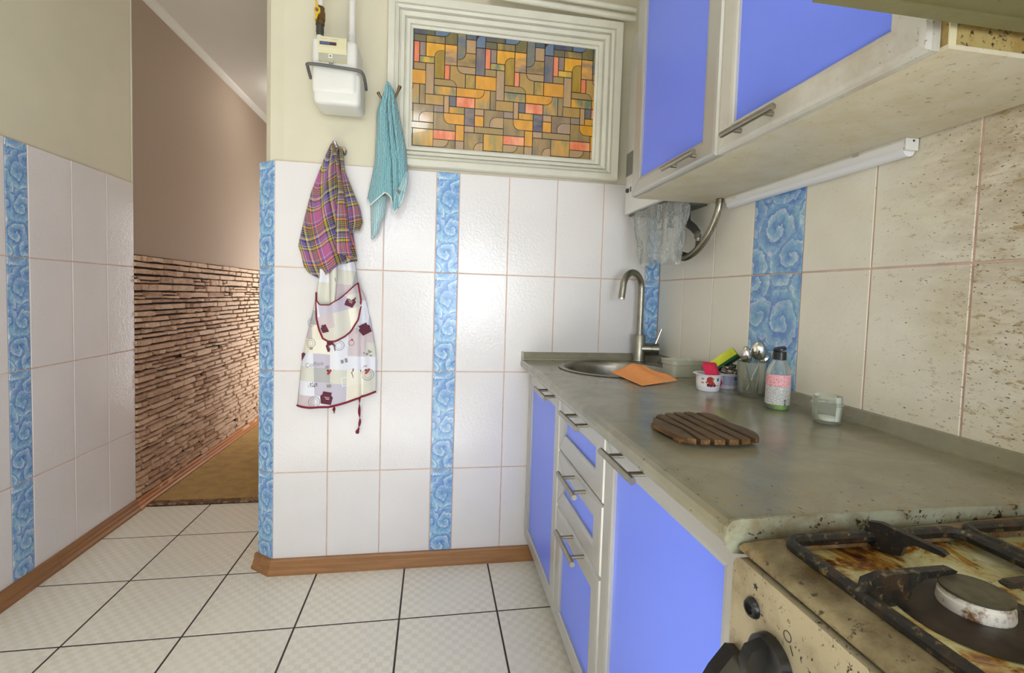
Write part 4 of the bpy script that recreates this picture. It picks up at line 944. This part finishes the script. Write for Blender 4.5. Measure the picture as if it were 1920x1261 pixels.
# cloudy tumbler with spoons
TX, TY = 1.488, -.712
g_ = thing('glass_tumbler', 'cloudy glass tumbler holding three spoons', 'glass', (TX, TY, ZT))
obj('tumbler_wall', lathe([(.001, ZT+.0004), (.030, ZT+.0004), (.032, ZT+.003), (.0375, ZT+.094), (.0368, ZT+.0955), (.0355, ZT+.094), (.030, ZT+.010), (.001, ZT+.009)], (TX, TY, 0), 36), 'frost', g_, smooth='auto')
def spoon(name, label, tip, bowl_c, wdir, L, w, foot):
    """bowl (ellipse, cupped) at the top, handle running down into the glass"""
    t_ = thing(name, label, 'spoon', foot, 'spoons in the tumbler')
    bc_, wd = Vector(bowl_c), Vector(wdir).normalized(); upv = (Vector(tip)-bc_).normalized(); nv = wd.cross(upv).normalized()
    V, F, n, m = [], [], 20, 6
    for j in range(m+1):
        rr_ = j/m
        for i in range(n):
            a = 2*math.pi*i/n; sx_ = math.cos(a)*w*rr_*(1-.12*math.sin(a)); sy_ = math.sin(a)*L*rr_
            V.append(tuple(bc_+wd*sx_+upv*sy_+nv*(.007*(1-rr_*rr_))))
    for j in range(m):
        for i in range(n): F.append([j*n+i, j*n+(i+1) % n, (j+1)*n+(i+1) % n, (j+1)*n+i])
    b_ = obj('bowl', (V, F), 'chrome', t_, smooth=True); md = b_.modifiers.new('t', 'SOLIDIFY'); md.thickness = .0012
    base = bc_-upv*L*.92; ft = Vector(foot)
    pts = spline([base, base-upv*.012+nv*-.001, (base+ft)/2, ft], 6); rr = [.0022+.0022*max(0, (k/len(pts))-.45) for k in range(len(pts))]
    obj('handle', tube(pts, rr, 8), 'chrome', t_, smooth='auto')
spoon('spoon', 'teaspoon with its narrow bowl turned sideways, leftmost in the tumbler', (1.464, -.716, .985), (1.466, -.716, .960), (.85, -.5, 0), .025, .0135, (1.490, -.712, .858))
spoon('spoon', 'large tablespoon facing forward, tallest in the tumbler', (1.503, -.716, .999), (1.504, -.716, .973), (.9, -.45, 0), .027, .0205, (1.483, -.705, .858))
spoon('spoon', 'small spoon half hidden behind the soap bottle', (1.546, -.700, .966), (1.536, -.702, .952), (.7, -.7, 0), .018, .0125, (1.498, -.715, .858))
# soap bottle
BX, BY = 1.449, -.866
b = thing('soap_bottle', 'clear soap bottle with a black cap and green liquid at the bottom', 'bottle', (BX, BY, ZT))
obj('bottle_wall', lathe([(.001, ZT+.0004), (.0245, ZT+.0004), (.027, ZT+.004), (.0272, ZT+.082), (.0262, ZT+.094), (.0225, ZT+.106), (.0165, ZT+.116), (.0145, ZT+.121), (.0140, ZT+.1265)], (BX, BY, 0), 36), 'bottle', b, smooth='auto')
obj('soap', lathe([(.001, ZT+.0015), (.0238, ZT+.0015), (.0262, ZT+.0045), (.0264, ZT+.016), (.001, ZT+.016)], (BX, BY, 0), 32), 'green_soap', b, smooth='auto', label='bright green liquid')
AB = math.degrees(math.atan2(CY-BY, CX-BX))
rb_ = lambda z_: .0275
wrap(b, 'label', 'smallprint', BX, BY, AB-86, AB+86, ZT+.0135, ZT+.058, rb_, uv=True, n=20, label='white label full of tiny print')
MT['pinkprint'] = text_label('pink_print_label', c(238, 176, 180), c(120, 50, 60), 300, 260, 0.55)
wrap(b, 'upper_label', 'pinkprint', BX, BY, AB-86, AB+86, ZT+.0582, ZT+.087, rb_, uv=True, n=20, label='pink label panel')
for i in range(5):
    decal_on(b, 'barcode', 'inkblack', BX, BY, rb_, [(.0155, .001+.003*i), (.0195, .001+.003*i), (.0195, .0028+.003*i), (.0155, .0028+.003*i)], AB, ZT+.013, off=.0006)
cp = obj('cap', lathe([(.0139, ZT+.122), (.0152, ZT+.1225), (.0152, ZT+.141), (.0140, ZT+.1425), (.001, ZT+.1425)], (BX, BY, 0), 28), 'black', b, smooth='auto', label='black flip cap')
lid = lathe([(.001, 0), (.0148, 0), (.0152, .002), (.0140, .0055), (.001, .0065)], (0, 0, 0), 28)
obj('flip_lid', xf(lid, Matrix.Translation((BX+.0, BY, ZT+.146)) @ Matrix.Rotation(math.radians(-17), 4, 'Y')), 'black', cp, smooth='auto')
# salt jar
JX, JY = 1.469, -.995
j_ = thing('salt_jar', 'small open glass jar with a little white salt', 'jar', (JX, JY, ZT))
obj('jar_wall', lathe([(.001, ZT+.0004), (.0235, ZT+.0004), (.0265, ZT+.003), (.0285, ZT+.040), (.0318, ZT+.0425), (.0318, ZT+.045), (.0285, ZT+.047), (.0282, ZT+.059), (.0272, ZT+.0605), (.0262, ZT+.059), (.0265, ZT+.042), (.0245, ZT+.0075), (.001, ZT+.006)], (JX, JY, 0), 40), 'glass', j_, smooth='auto')
V, F = lathe([(.0238, ZT+.008), (.0243, ZT+.0125), (.016, ZT+.0145), (.008, ZT+.0155), (.0005, ZT+.0152)], (JX, JY, 0), 30)
obj('salt', (V, F), 'salt', j_, smooth=True, label='white salt')

# ================================================================== THINGS ON THE PARTITION
m = thing('gas_meter', 'white gas meter hanging on the cream wall', 'gas meter', (.24, -.006, 1.755))
def meter_case():
    bm = bmesh.new(); bmesh.ops.create_cube(bm, size=1)
    for v in bm.verts:
        v.co = Vector((.242+v.co.x*.152, -.0925+v.co.y*.135, 1.875+v.co.z*.195))
    bot = [v for v in bm.verts if v.co.z < 1.8]
    for v in bot:
        if v.co.y < -.1: v.co.z += .010
    bmesh.ops.bevel(bm, geom=list(bm.edges), offset=.020, segments=4, profile=.6, affect='EDGES'); return bmout(bm)
obj('case', meter_case(), 'white', m, smooth='auto', label='glossy white enamel case')
low = bbox((.170, -.155, 1.752), (.330, -.030, 1.868), .018, 4)
obj('lower_case', low, 'white', m, smooth='auto')
pl = obj('dial_plate', prism([(-.1595, 1.888), (-.1685, 1.891), (-.1685, 1.915), (-.176, 1.930), (-.176, 1.966), (-.1595, 1.969)], lambda a, b_, q: (q, a, b_), .192, .285), 'cream', m, label='beige dial plate')
obj('dial_base', bbox((.193, -.1700, 1.8915), (.284, -.1683, 1.9145), .0006), 'greyplate', pl)
obj('counter_window', bbox((.198, -.1775, 1.939), (.252, -.1758, 1.949)), 'inkblack', pl)
for k in range(8): obj('digit_wheel', bbox((.2000+.0064*k, -.1782, 1.9408), (.2048+.0064*k, -.1774, 1.9472)), 'inkmaroon' if k > 4 else 'inkblue', pl)
obj('print_line', bbox((.200, -.1766, 1.959), (.222, -.1759, 1.9602)), 'greyplate', pl); obj('print_line', bbox((.236, -.1766, 1.958), (.256, -.1759, 1.9592)), 'greyplate', pl)
obj('seal_square', bbox((.226, -.1715, 1.899), (.238, -.1699, 1.912)), 'inkwhite', pl); obj('seal', lathe([(.001, -.0014), (.003, -.0014), (.0034, 0)], (.232, -.1715, 1.9055), 14, axis='y'), 'darkgrey', pl)
obj('tab', bbox((.226, -.1712, 1.884), (.240, -.1600, 1.8935)), 'greyplate', m)
cl = spline([(.156, -.118, 1.846), (.155, -.135, 1.856), (.156, -.160, 1.867), (.160, -.173, 1.871), (.20, -.176, 1.871), (.26, -.176, 1.868), (.322, -.173, 1.865), (.338, -.162, 1.860), (.342, -.135, 1.846), (.341, -.10, 1.832)], 5)
obj('clamp_bar', tube(cl, .0054, 10), 'darkgrey', m, smooth=True, label='grey clamp bar')
for xx in (.178, .288): obj('collar', lathe([(.001, 1.963), (.019, 1.963), (.019, 1.978), (.015, 1.984), (.001, 1.984)], (xx, -.090, 0), 8), 'rubber', m)
p1 = thing('gas_pipe', 'white gas pipe with a yellow lever valve, left of the two above the meter', 'pipe', (.178, -.09, 1.985), 'gas pipes above the meter')
obj('lower_tube', tube([(.178, -.09, 1.985), (.178, -.09, 2.046)], .0115, 16), 'white', p1, smooth='auto')
obj('thread', tube([(.178, -.09, 2.008), (.178, -.09, 2.02), (.178, -.09, 2.0205), (.178, -.09, 2.045)], [.0122, .0122, .0135, .0128], 10), 'rubber', p1)
obj('upper_tube', tube([(.178, -.09, 2.105), (.178, -.09, ZC)], .0115, 16), 'white', p1, smooth='auto')
vb = obj('valve', tube([(.178, -.09, 2.045), (.178, -.09, 2.060), (.178, -.09, 2.061), (.178, -.09, 2.090), (.178, -.09, 2.091), (.178, -.09, 2.107)], [.0155, .0155, .0175, .0175, .015, .015], 8), 'bronze', p1)
hp = obj('lever', prism([(.166, 2.052), (.172, 2.050), (.178, 2.070), (.184, 2.076), (.184, 2.090), (.178, 2.094), (.172, 2.116), (.167, 2.115), (.170, 2.094), (.164, 2.088), (.164, 2.077), (.169, 2.070)], mapY(-.112), 0, .006), 'yellow', vb, label='yellow valve lever')
obj('lever_nut', lathe([(.001, -.005), (.005, -.005), (.006, 0)], (.174, -.118, 2.083), 6, axis='y'), 'darkgrey', vb)
obj('stem', tube([(.175, -.092, 2.083), (.174, -.113, 2.083)], .005, 8), 'bronze', vb)
p2 = thing('gas_pipe', 'plain white gas pipe, right of the two above the meter', 'pipe', (.288, -.09, 1.985), 'gas pipes above the meter')
obj('tube', tube([(.288, -.09, 1.985), (.288, -.09, 2.022), (.288, -.09, 2.0225), (.288, -.09, 2.030), (.288, -.09, 2.0305), (.288, -.09, ZC)], [.0125, .0125, .0132, .0132, .0118, .0118], 18), 'white', p2, smooth='auto')
for zz, lb in ((2.238, 'lower of two white pipes running above the coloured window'), (2.272, 'upper of two white pipes running above the coloured window')):
    obj('wall_pipe', tube([(.78, -.045, zz+.016), (1.375, -.045, zz-.003)], .0115, 14), 'frame', None, org=(1.08, -.045, zz), label=lb, cat='pipe', smooth='auto')

# hooks
k1 = thing('wall_hook', 'round chrome hook under the gas meter holding the plaid cloth', 'hook', (.240, -.001, 1.632))
obj('rosette', lathe([(.001, -.010), (.015, -.010), (.019, -.005), (.019, .005)], (.240, -.001, 1.634), 24, axis='y'), 'chrome', k1, smooth='auto')
obj('peg', tube(spline([(.240, -.008, 1.634), (.236, -.030, 1.630), (.230, -.045, 1.638), (.224, -.052, 1.655)], 5), [.006]*16, 10), 'chrome', k1, smooth='auto')
k2 = thing('coat_hook', 'bronze double hook beside the coloured window holding the teal towel', 'hook', (.415, -.03, 1.80))
obj('plate', bbox((.405, -.040, 1.79), (.426, -.026, 1.845), .003), 'bronze', k2)
obj('arm', tube(spline([(.420, -.040, 1.82), (.434, -.052, 1.826), (.447, -.062, 1.846), (.458, -.068, 1.872)], 5), [.0042]*12+[.005, .0062, .0066, .005], 10), 'bronze', k2, smooth='auto')
obj('arm', tube(spline([(.410, -.040, 1.815), (.396, -.054, 1.820), (.386, -.062, 1.828), (.378, -.066, 1.842)], 5), [.0042]*12+[.005, .006, .0062, .005], 10), 'bronze', k2, smooth='auto')
obj('peg', tube(spline([(.415, -.040, 1.825), (.415, -.058, 1.83), (.415, -.066, 1.86)], 5), .0045, 10), 'bronze', k2, smooth='auto')

# ---- hanging cloths
def interp(P, t_):
    """point at fraction t_ of polyline length"""
    L = [0]
    for a, b_ in zip(P, P[1:]): L.append(L[-1]+math.hypot(b_[0]-a[0], b_[1]-a[1]))
    d = t_*L[-1]
    for i in range(len(P)-1):
        if d <= L[i+1] or i == len(P)-2:
            q = (d-L[i])/max(1e-9, L[i+1]-L[i]); return (P[i][0]+(P[i+1][0]-P[i][0])*q, P[i][1]+(P[i+1][1]-P[i][1])*q)
def cloth(name, Lp, Rp, bot, F_, mat, parent, rows=44, cols=30, uvf=None, thick=.002, label=None):
    """sheet between a left and a right edge; bot = bottom edge from left end to right end (or None)"""
    V, U = [], []
    for i in range(rows+1):
        t_ = i/rows; a, b_ = interp(Lp, t_), interp(Rp, t_)
        for j in range(cols+1):
            s_ = j/cols; x = a[0]+(b_[0]-a[0])*s_; z_ = a[1]+(b_[1]-a[1])*s_
            if bot:
                q = interp(bot, s_); st_ = (Lp[-1][0]+(Rp[-1][0]-Lp[-1][0])*s_, Lp[-1][1]+(Rp[-1][1]-Lp[-1][1])*s_)
                k = t_**3; x += (q[0]-st_[0])*k; z_ += (q[1]-st_[1])*k
            V.append((x, F_(x, z_, s_, t_), z_)); U.append(uvf(x, z_, s_, t_) if uvf else (x, z_))
    Fc = [[i*(cols+1)+j, i*(cols+1)+j+1, (i+1)*(cols+1)+j+1, (i+1)*(cols+1)+j] for i in range(rows) for j in range(cols)]
    o_ = obj(name, (V, Fc), mat, parent, smooth=True, uv=U, label=label)
    md_ = o_.modifiers.new('thick', 'SOLIDIFY'); md_.thickness = thick; md_.offset = 0
    return o_
edge_fall = lambda s_: (1-abs(2*s_-1)**3)
# plaid cloth
pd = thing('plaid_cloth', 'purple and yellow plaid cloth hanging on the chrome hook above the apron', 'cloth', (.21, -.04, 1.65))
PL_L = [(.211, 1.662), (.190, 1.613), (.164, 1.542), (.138, 1.467), (.118, 1.382), (.103, 1.312), (.094, 1.269), (.106, 1.233), (.113, 1.195), (.131, 1.168), (.172, 1.148)]
PL_R = [(.227, 1.656), (.243, 1.627), (.248, 1.553), (.258, 1.484), (.266, 1.419), (.276, 1.363), (.288, 1.326), (.297, 1.274), (.306, 1.220)]
PL_B = [(.172, 1.148), (.219, 1.176), (.257, 1.204), (.306, 1.220)]
def plF(x, z_, s_, t_):
    d = .020+.055*edge_fall(s_)*(.35+.65*min(1, t_*2.5))
    fold = .014*math.sin(2*math.pi*(s_*1.7+.15+.25*t_))+.006*math.sin(2*math.pi*(s_*3.9-.3*t_)+1)
    if s_ < .18: fold -= .012*(t_ > .3)*math.sin(math.pi*s_/.18)
    return -d-fold*(.35+.65*t_)
def plUV(x, z_, s_, t_): a = .16; return ((x-.2)*math.cos(a)*1.0+(z_-1.4)*math.sin(a)+.03*math.sin(3*t_), -(x-.2)*math.sin(a)*1.6+(z_-1.4)*math.cos(a)+.02*math.sin(5*s_))
cloth('front_fold', PL_L, PL_R, PL_B, plF, 'plaid', pd, 60, 40, plUV)
FL_L = [(.236, 1.640), (.246, 1.56), (.251, 1.49), (.262, 1.42), (.268, 1.36), (.272, 1.326)]
FL_R = [(.247, 1.640), (.256, 1.556), (.284, 1.488), (.312, 1.423), (.324, 1.367), (.314, 1.337)]
cloth('back_fold', FL_L, FL_R, None, lambda x, z_, s_, t_: -.022-.020*math.sin(math.pi*min(1, s_*.9+.1))-.004*math.sin(9*s_), 'plaid', pd, 30, 14, lambda x, z_, s_, t_: (s_*.07+.02*t_, (z_-1.4)*.98-(x-.28)*.35))
FN = [(.230, 1.635), (.244, 1.56), (.262, 1.47), (.272, 1.40), (.283, 1.33), (.290, 1.26), (.300, 1.225)]
FN_L = [(.216, 1.640), (.238, 1.56), (.244, 1.47), (.240, 1.40), (.238, 1.33), (.238, 1.265), (.240, 1.245)]
cloth('centre_fold', FN_L, FN, None, lambda x, z_, s_, t_: -.072-.010*math.sin(math.pi*s_)-.012*t_*(1-s_), 'plaid', pd, 34, 10, lambda x, z_, s_, t_: (s_*.055+.045, (z_-1.4)*1.0-.12*(x-.25)))

# apron
ap = thing('kitchen_apron', 'pale patchwork apron with coffee motifs and maroon trim hanging below the plaid cloth', 'apron', (.24, -.03, 1.15))
AP_L = [(.172, 1.245), (.177, 1.160), (.164, 1.093), (.152, 1.027), (.124, .921), (.106, .804), (.095, .669)]
AP_R = [(.285, 1.260), (.295, 1.220), (.310, 1.137), (.335, 1.082), (.358, .986), (.379, .873), (.383, .719)]
AP_B = [(.095, .666), (.147, .660), (.211, .663), (.280, .682), (.324, .696), (.383, .716)]
def apY(x, z_):
    # depth of the apron's front at (x, z): gathered at the top, flaring with soft vertical folds
    t_ = min(1, max(0, (1.22-z_)/.55)); xl = .172-.08*t_; xr = .290+.095*t_; s_ = (x-xl)/(xr-xl)
    ef = max(0, 1-abs(2*s_-1)**4)
    crease = .013*math.exp(-((x-(.318+.012*t_))/.006)**2)*(z_ < 1.05)
    return -.022-.030*ef-.007*math.sin(2*math.pi*(s_*2.1+.1))*t_+.010*(x > .32+.01*t_)*(z_ < 1.05)*min(1, (x-.32)/.02 if x > .32 else 0)+crease-.012*(1-t_)*math.sin(2*math.pi*s_*2.3+.4)
cloth('skirt', AP_L, AP_R, AP_B, lambda x, z_, s_, t_: apY(x, z_), 'patch', ap, 60, 50, lambda x, z_, s_, t_: (x-.05*(z_-.7)*(s_-.5)*2+.013, z_+.07*(x-.2)), label='patchwork cotton')
bib = [(.178, 1.235), (.176, 1.15), (.166, 1.095)]
cloth('strap', [(.214, 1.215), (.212, 1.15), (.216, 1.09), (.217, 1.055)], [(.243, 1.215), (.243, 1.15), (.238, 1.09), (.236, 1.06)], None, lambda x, z_, s_, t_: apY(x, z_)-.010-.005*math.sin(math.pi*s_), 'patch', ap, 16, 6, lambda x, z_, s_, t_: (.37+.02*s_, .39+.03*t_), label='cream strap')
# pocket
PT = [(.165, 1.096), (.168, 1.066), (.180, 1.050), (.214, 1.051), (.251, 1.074), (.293, 1.117), (.311, 1.137)]
PU = [(.165, 1.096), (.167, 1.000), (.176, .956), (.189, .923), (.210, .913), (.237, .915), (.268, .932), (.290, .952), (.316, .997), (.323, 1.070), (.311, 1.137)]
def pocket():
    V, U, n, mm = [], [], 40, 16
    for i in range(n+1):
        a, b_ = interp(PT, i/n), interp(PU, i/n)
        for j in range(mm+1):
            q = j/mm; x, z_ = a[0]+(b_[0]-a[0])*q, a[1]+(b_[1]-a[1])*q
            V.append((x, apY(x, z_)-.004-.013*(1-q)*math.sin(math.pi*i/n), z_)); U.append((x*1.1+.5*z_*.3, z_-.3*x+.02))
    return V, [[i*(mm+1)+j, i*(mm+1)+j+1, (i+1)*(mm+1)+j+1, (i+1)*(mm+1)+j] for i in range(n) for j in range(mm)], U
v_, f_, u_ = pocket(); obj('pocket', (v_, f_), 'patch', ap, smooth=True, uv=u_, label='round-bottomed pocket')
def binding(P, r, lift, closed=False, name='binding', k=4, lf=None):
    pts = []
    for q in range(k*len(P)+1):
        x, z_ = interp(P, q/(k*len(P))); pts.append((x, apY(x, z_)-lift-(lf(q/(k*len(P))) if lf else 0), z_))
    obj(name, tube(pts, r, 8), 'maroon', ap, smooth=True, label='maroon edge binding')
binding(PU, .0034, .0055); binding(PT, .0022, .006, lf=lambda q: .012*math.sin(math.pi*q)); binding(AP_B, .0042, .001, k=8)
def ribbon(P, w, name='tie'):
    V, F = [], []
    Q = spline(P, 8)
    for i, p in enumerate(Q):
        a = i*.33; V += [(p.x-w*math.cos(a)*.9, p.y+w*math.sin(a), p.z), (p.x+w*math.cos(a)*.9, p.y-w*math.sin(a), p.z)]
    F = [[2*i, 2*i+1, 2*i+3, 2*i+2] for i in range(len(Q)-1)]
    o_ = obj(name, (V, F), 'maroon', ap, smooth=True, label='maroon tie ribbon'); md_ = o_.modifiers.new('t', 'SOLIDIFY'); md_.thickness = .0015
ribbon([(.229, -.045, .668), (.231, -.043, .655), (.232, -.040, .637)], .006)
ribbon([(.324, -.040, .698), (.322, -.030, .645), (.325, -.026, .604), (.319, -.022, .575), (.315, -.022, .556)], .0052)
obj('tie_end', bbox((.308, -.026, .550), (.322, -.018, .566), .004), 'maroon', ap)
# printed motifs on the cotton (flat print following the folds)
def prnt(poly_or_vf, x, z_, mat, rot=0.0, off=.0018, name='coffee_print', extra=0.0):
    if isinstance(poly_or_vf, tuple): vv, ff = poly_or_vf
    else: vv, ff = poly_or_vf, [list(range(len(poly_or_vf)))]
    ca_, sa_ = math.cos(rot), math.sin(rot); V = []
    for a, b_ in vv:
        X, Z = x+a*ca_-b_*sa_, z_+a*sa_+b_*ca_; V.append((X, apY(X, Z)-off-extra, Z))
    obj(name, (V, ff), mat, ap)
def annulus(r0, r1, n=20):
    v = [(r0*math.cos(2*math.pi*k/n), r0*math.sin(2*math.pi*k/n)) for k in range(n)]+[(r1*math.cos(2*math.pi*k/n), r1*math.sin(2*math.pi*k/n)) for k in range(n)]
    return v, [[k, (k+1) % n, n+(k+1) % n, n+k] for k in range(n)]
rect = lambda w, h_: [(-w/2, -h_/2), (w/2, -h_/2), (w/2, h_/2), (-w/2, h_/2)]
pack = [(-.016, -.019), (.016, -.019), (.020, .005), (.014, .011), (.015, .020), (-.013, .020), (-.014, .011), (-.020, .005)]
for x, z_, rot, sc_, ex in ((.287, 1.066, -.35, .85, .010), (.197, .961, .25, .62, .006), (.219, .894, .18, .8, 0), (.338, .960, .5, .85, 0), (.312, .793, .15, .75, 0), (.205, .697, -.1, 1.0, 0)):
    sc_ *= 1.22; prnt([(a*sc_, b_*sc_) for a, b_ in pack], x, z_, 'inkmaroon', rot, extra=ex)
    for q in (-.003, .003): prnt([(a*sc_, b_*sc_+q) for a, b_ in rect(.018, .0016)], x, z_, 'inkwhite', rot, off=.0024, extra=ex)
for x, z_, r in ((.160, .682, .017), (.145, .906, .015), (.352, .784, .018), (.250, .899, .015), (.144, .982, .013)):
    r *= 1.25; prnt(annulus(r*.88, r), x, z_, 'inkgrey'); prnt(annulus(r*.55, r*.62), x, z_, 'inkgrey')
for x, z_ in ((.209, .806), (.345, .806)):
    for k, (a, b_) in enumerate(((0, 0), (.006, -.006), (.001, -.011), (.010, .001))): prnt(disc(.0048, 10), x+a, z_+b_-.004, 'inkred' if k else 'inkmaroon')
    for q in range(3): prnt([(-.010+.002*q, .004+.004*q), (.006, .006+.004*q), (.006, .0075+.004*q), (-.010+.002*q, .0055+.004*q)], x-.002, z_, 'inkmaroon')
for k in range(14):
    a = random.uniform(-1, 1); prnt(disc(.0030, 8, sx=1.4), .350+.013*a, .864+random.uniform(-.015, .015)*(1-abs(a)*.5), 'inkgrey')
prnt([(-.012, -.016), (-.008, .012), (.0, .016), (.010, .010), (.004, .002), (-.002, -.004)], .117, .852, 'inkmaroon', .2)
prnt(annulus(.009, .0105), .292, .908, 'inkmaroon'); prnt(disc(.004, 10), .294, .920, 'inkred')
for x, z_, s_, sz, rot, mt in ((.126, .812, 'Coffee', .025, .16, 'inkgrey'), (.138, .738, 'Coffee', .013, .1, 'inkgrey'), (.312, .945, 'Coffee', .012, 1.4, 'inkgrey')):
    prnt(text2d(s_, sz), x, z_, mt, rot, name='coffee_lettering')
for x, z_, w, h_ in ((.262, .838, .010, .014), (.275, .842, .009, .016), (.214, .744, .018, .012), (.236, .992, .014, .016), (.234, 1.145, .010, .016), (.148, .886, .012, .010)):
    prnt(rect(w, h_), x, z_, 'inkgrey', .2, extra=.013 if z_ > 1.1 else (.006 if z_ > .95 else 0))
prnt(ring(-.016, .016, -.014, .014, .003, .003, .003, .003, [(0, 0), (1, 0)], lambda a, b_, q: (a, b_)), .280, .762, 'inkwhite', .12)
for k in range(8): prnt(disc(.0026, 8), .158+.0065*(k % 4)-.01, .752-.009*(k//4)+.003*math.sin(k*2), 'inkmaroon' if k % 3 == 0 else 'inkgrey')

# teal towel
tw = thing('hand_towel', 'teal terry hand towel hanging on the bronze hook', 'towel', (.42, -.05, 1.87))
TW_L = [(.408, 1.876), (.390, 1.825), (.376, 1.784), (.373, 1.755), (.374, 1.722), (.371, 1.660), (.369, 1.592), (.356, 1.516), (.345, 1.454)]
TW_R = [(.421, 1.873), (.435, 1.857), (.444, 1.818), (.458, 1.755), (.469, 1.703), (.480, 1.649), (.484, 1.610), (.489, 1.557), (.488, 1.517)]
TW_B = [(.345, 1.454), (.350, 1.440), (.357, 1.428), (.383, 1.446), (.412, 1.473), (.424, 1.466), (.434, 1.456), (.440, 1.424), (.444, 1.400), (.452, 1.407), (.475, 1.451), (.488, 1.517)]
def twF(x, z_, s_, t_):
    base = .045+.040*edge_fall(s_)
    f1 = -.026*math.exp(-((s_-.50)/.035)**2)-.018*math.exp(-((s_-.70)/.03)**2)+.010*math.sin(math.pi*min(1, s_/.5))
    return -base-f1*(.5+.5*t_)-.003*math.sin(30*s_+8*t_)
cloth('front_fold', TW_L, TW_R, TW_B, twF, 'terry', tw, 60, 48, None, .004, 'teal ribbed terry')
hemp = [interp(TW_B, q/60) for q in range(61)]
obj('hem', tube([(x, twF(x, z_, q/60, 1)-.002, z_) for q, (x, z_) in enumerate(hemp)], .0028, 8), 'hem', tw, smooth=True, label='pale hem')
TL = [(.353, 1.445), (.356, 1.391), (.3585, 1.306)]; TR = [(.412, 1.476), (.406, 1.400), (.390, 1.366), (.383, 1.330), (.362, 1.304)]
cloth('back_fold', TL, TR, None, lambda x, z_, s_, t_: -.030-.022*math.sin(math.pi*s_*.9)*(1-.4*t_), 'terry_rev', tw, 24, 14, None, .004, label='paler reverse side')
cloth('turned_corner', [(.486, 1.555), (.468, 1.51), (.448, 1.462), (.442, 1.405)], [(.492, 1.560), (.491, 1.515), (.478, 1.452), (.447, 1.402)], None, lambda x, z_, s_, t_: -.088+.004*math.sin(math.pi*s_)+.012*s_, 'terry_rev', tw, 20, 8, None, .003, label='paler turned-over corner')
obj('care_tag', prism([(.453, 1.482), (.458, 1.470), (.466, 1.472), (.469, 1.484), (.463, 1.480), (.461, 1.489)], mapY(-.0885), 0, .0012), 'darkgrey', tw, label='dark woven tag')

# ================================================================== CORRIDOR FLOOR COVERING, LAMPS
cp_ = thing('hall_carpet', 'golden brown carpet on the corridor floor', 'carpet', (-.4, 1.7, 0))
obj('pile', bbox((XL+.03, .70, .0003), (CHX-.003, YEND-.01, .010), .002), 'carpet', cp_)
obj('edge_strip', bbox((XL+.03, .655, .0003), (CHX-.003, .6995, .009), .002), 'marble', cp_, label='brown marbled edge strip')
def ceiling_lamp(name, label, loc, r, power, col=(1, .93, .82)):
    t_ = thing(name, label, 'lamp', loc)
    obj('base', lathe([(.001, 0), (r*.6, 0), (r*.6, -.02), (.001, -.02)], loc, 32), 'white', t_, smooth='auto')
    g = G('lamp_shade_'+name); g.set(base=c(240, 236, 226), rough=.3); g.b.inputs['Emission Color'].default_value = (*col, 1); g.b.inputs['Emission Strength'].default_value = power/(4*math.pi*r*r*.6)/3.14
    obj('shade', lathe([(r, -.021), (r*.98, -.045), (r*.8, -.075), (r*.45, -.092), (.001, -.098)], loc, 36), g.m, t_, smooth=True)
ceiling_lamp('ceiling_lamp', 'round white ceiling lamp in the kitchen', (.38, -2.05, ZC), .13, 9, (.92, .98, 1.0))
ceiling_lamp('hall_fill_lamp', 'round white ceiling lamp added out of view to brighten the corridor', (-.38, 1.75, ZC), .13, 8, (.94, .98, 1.0))  # unseen lamp behind the partition, added to brighten the corridor
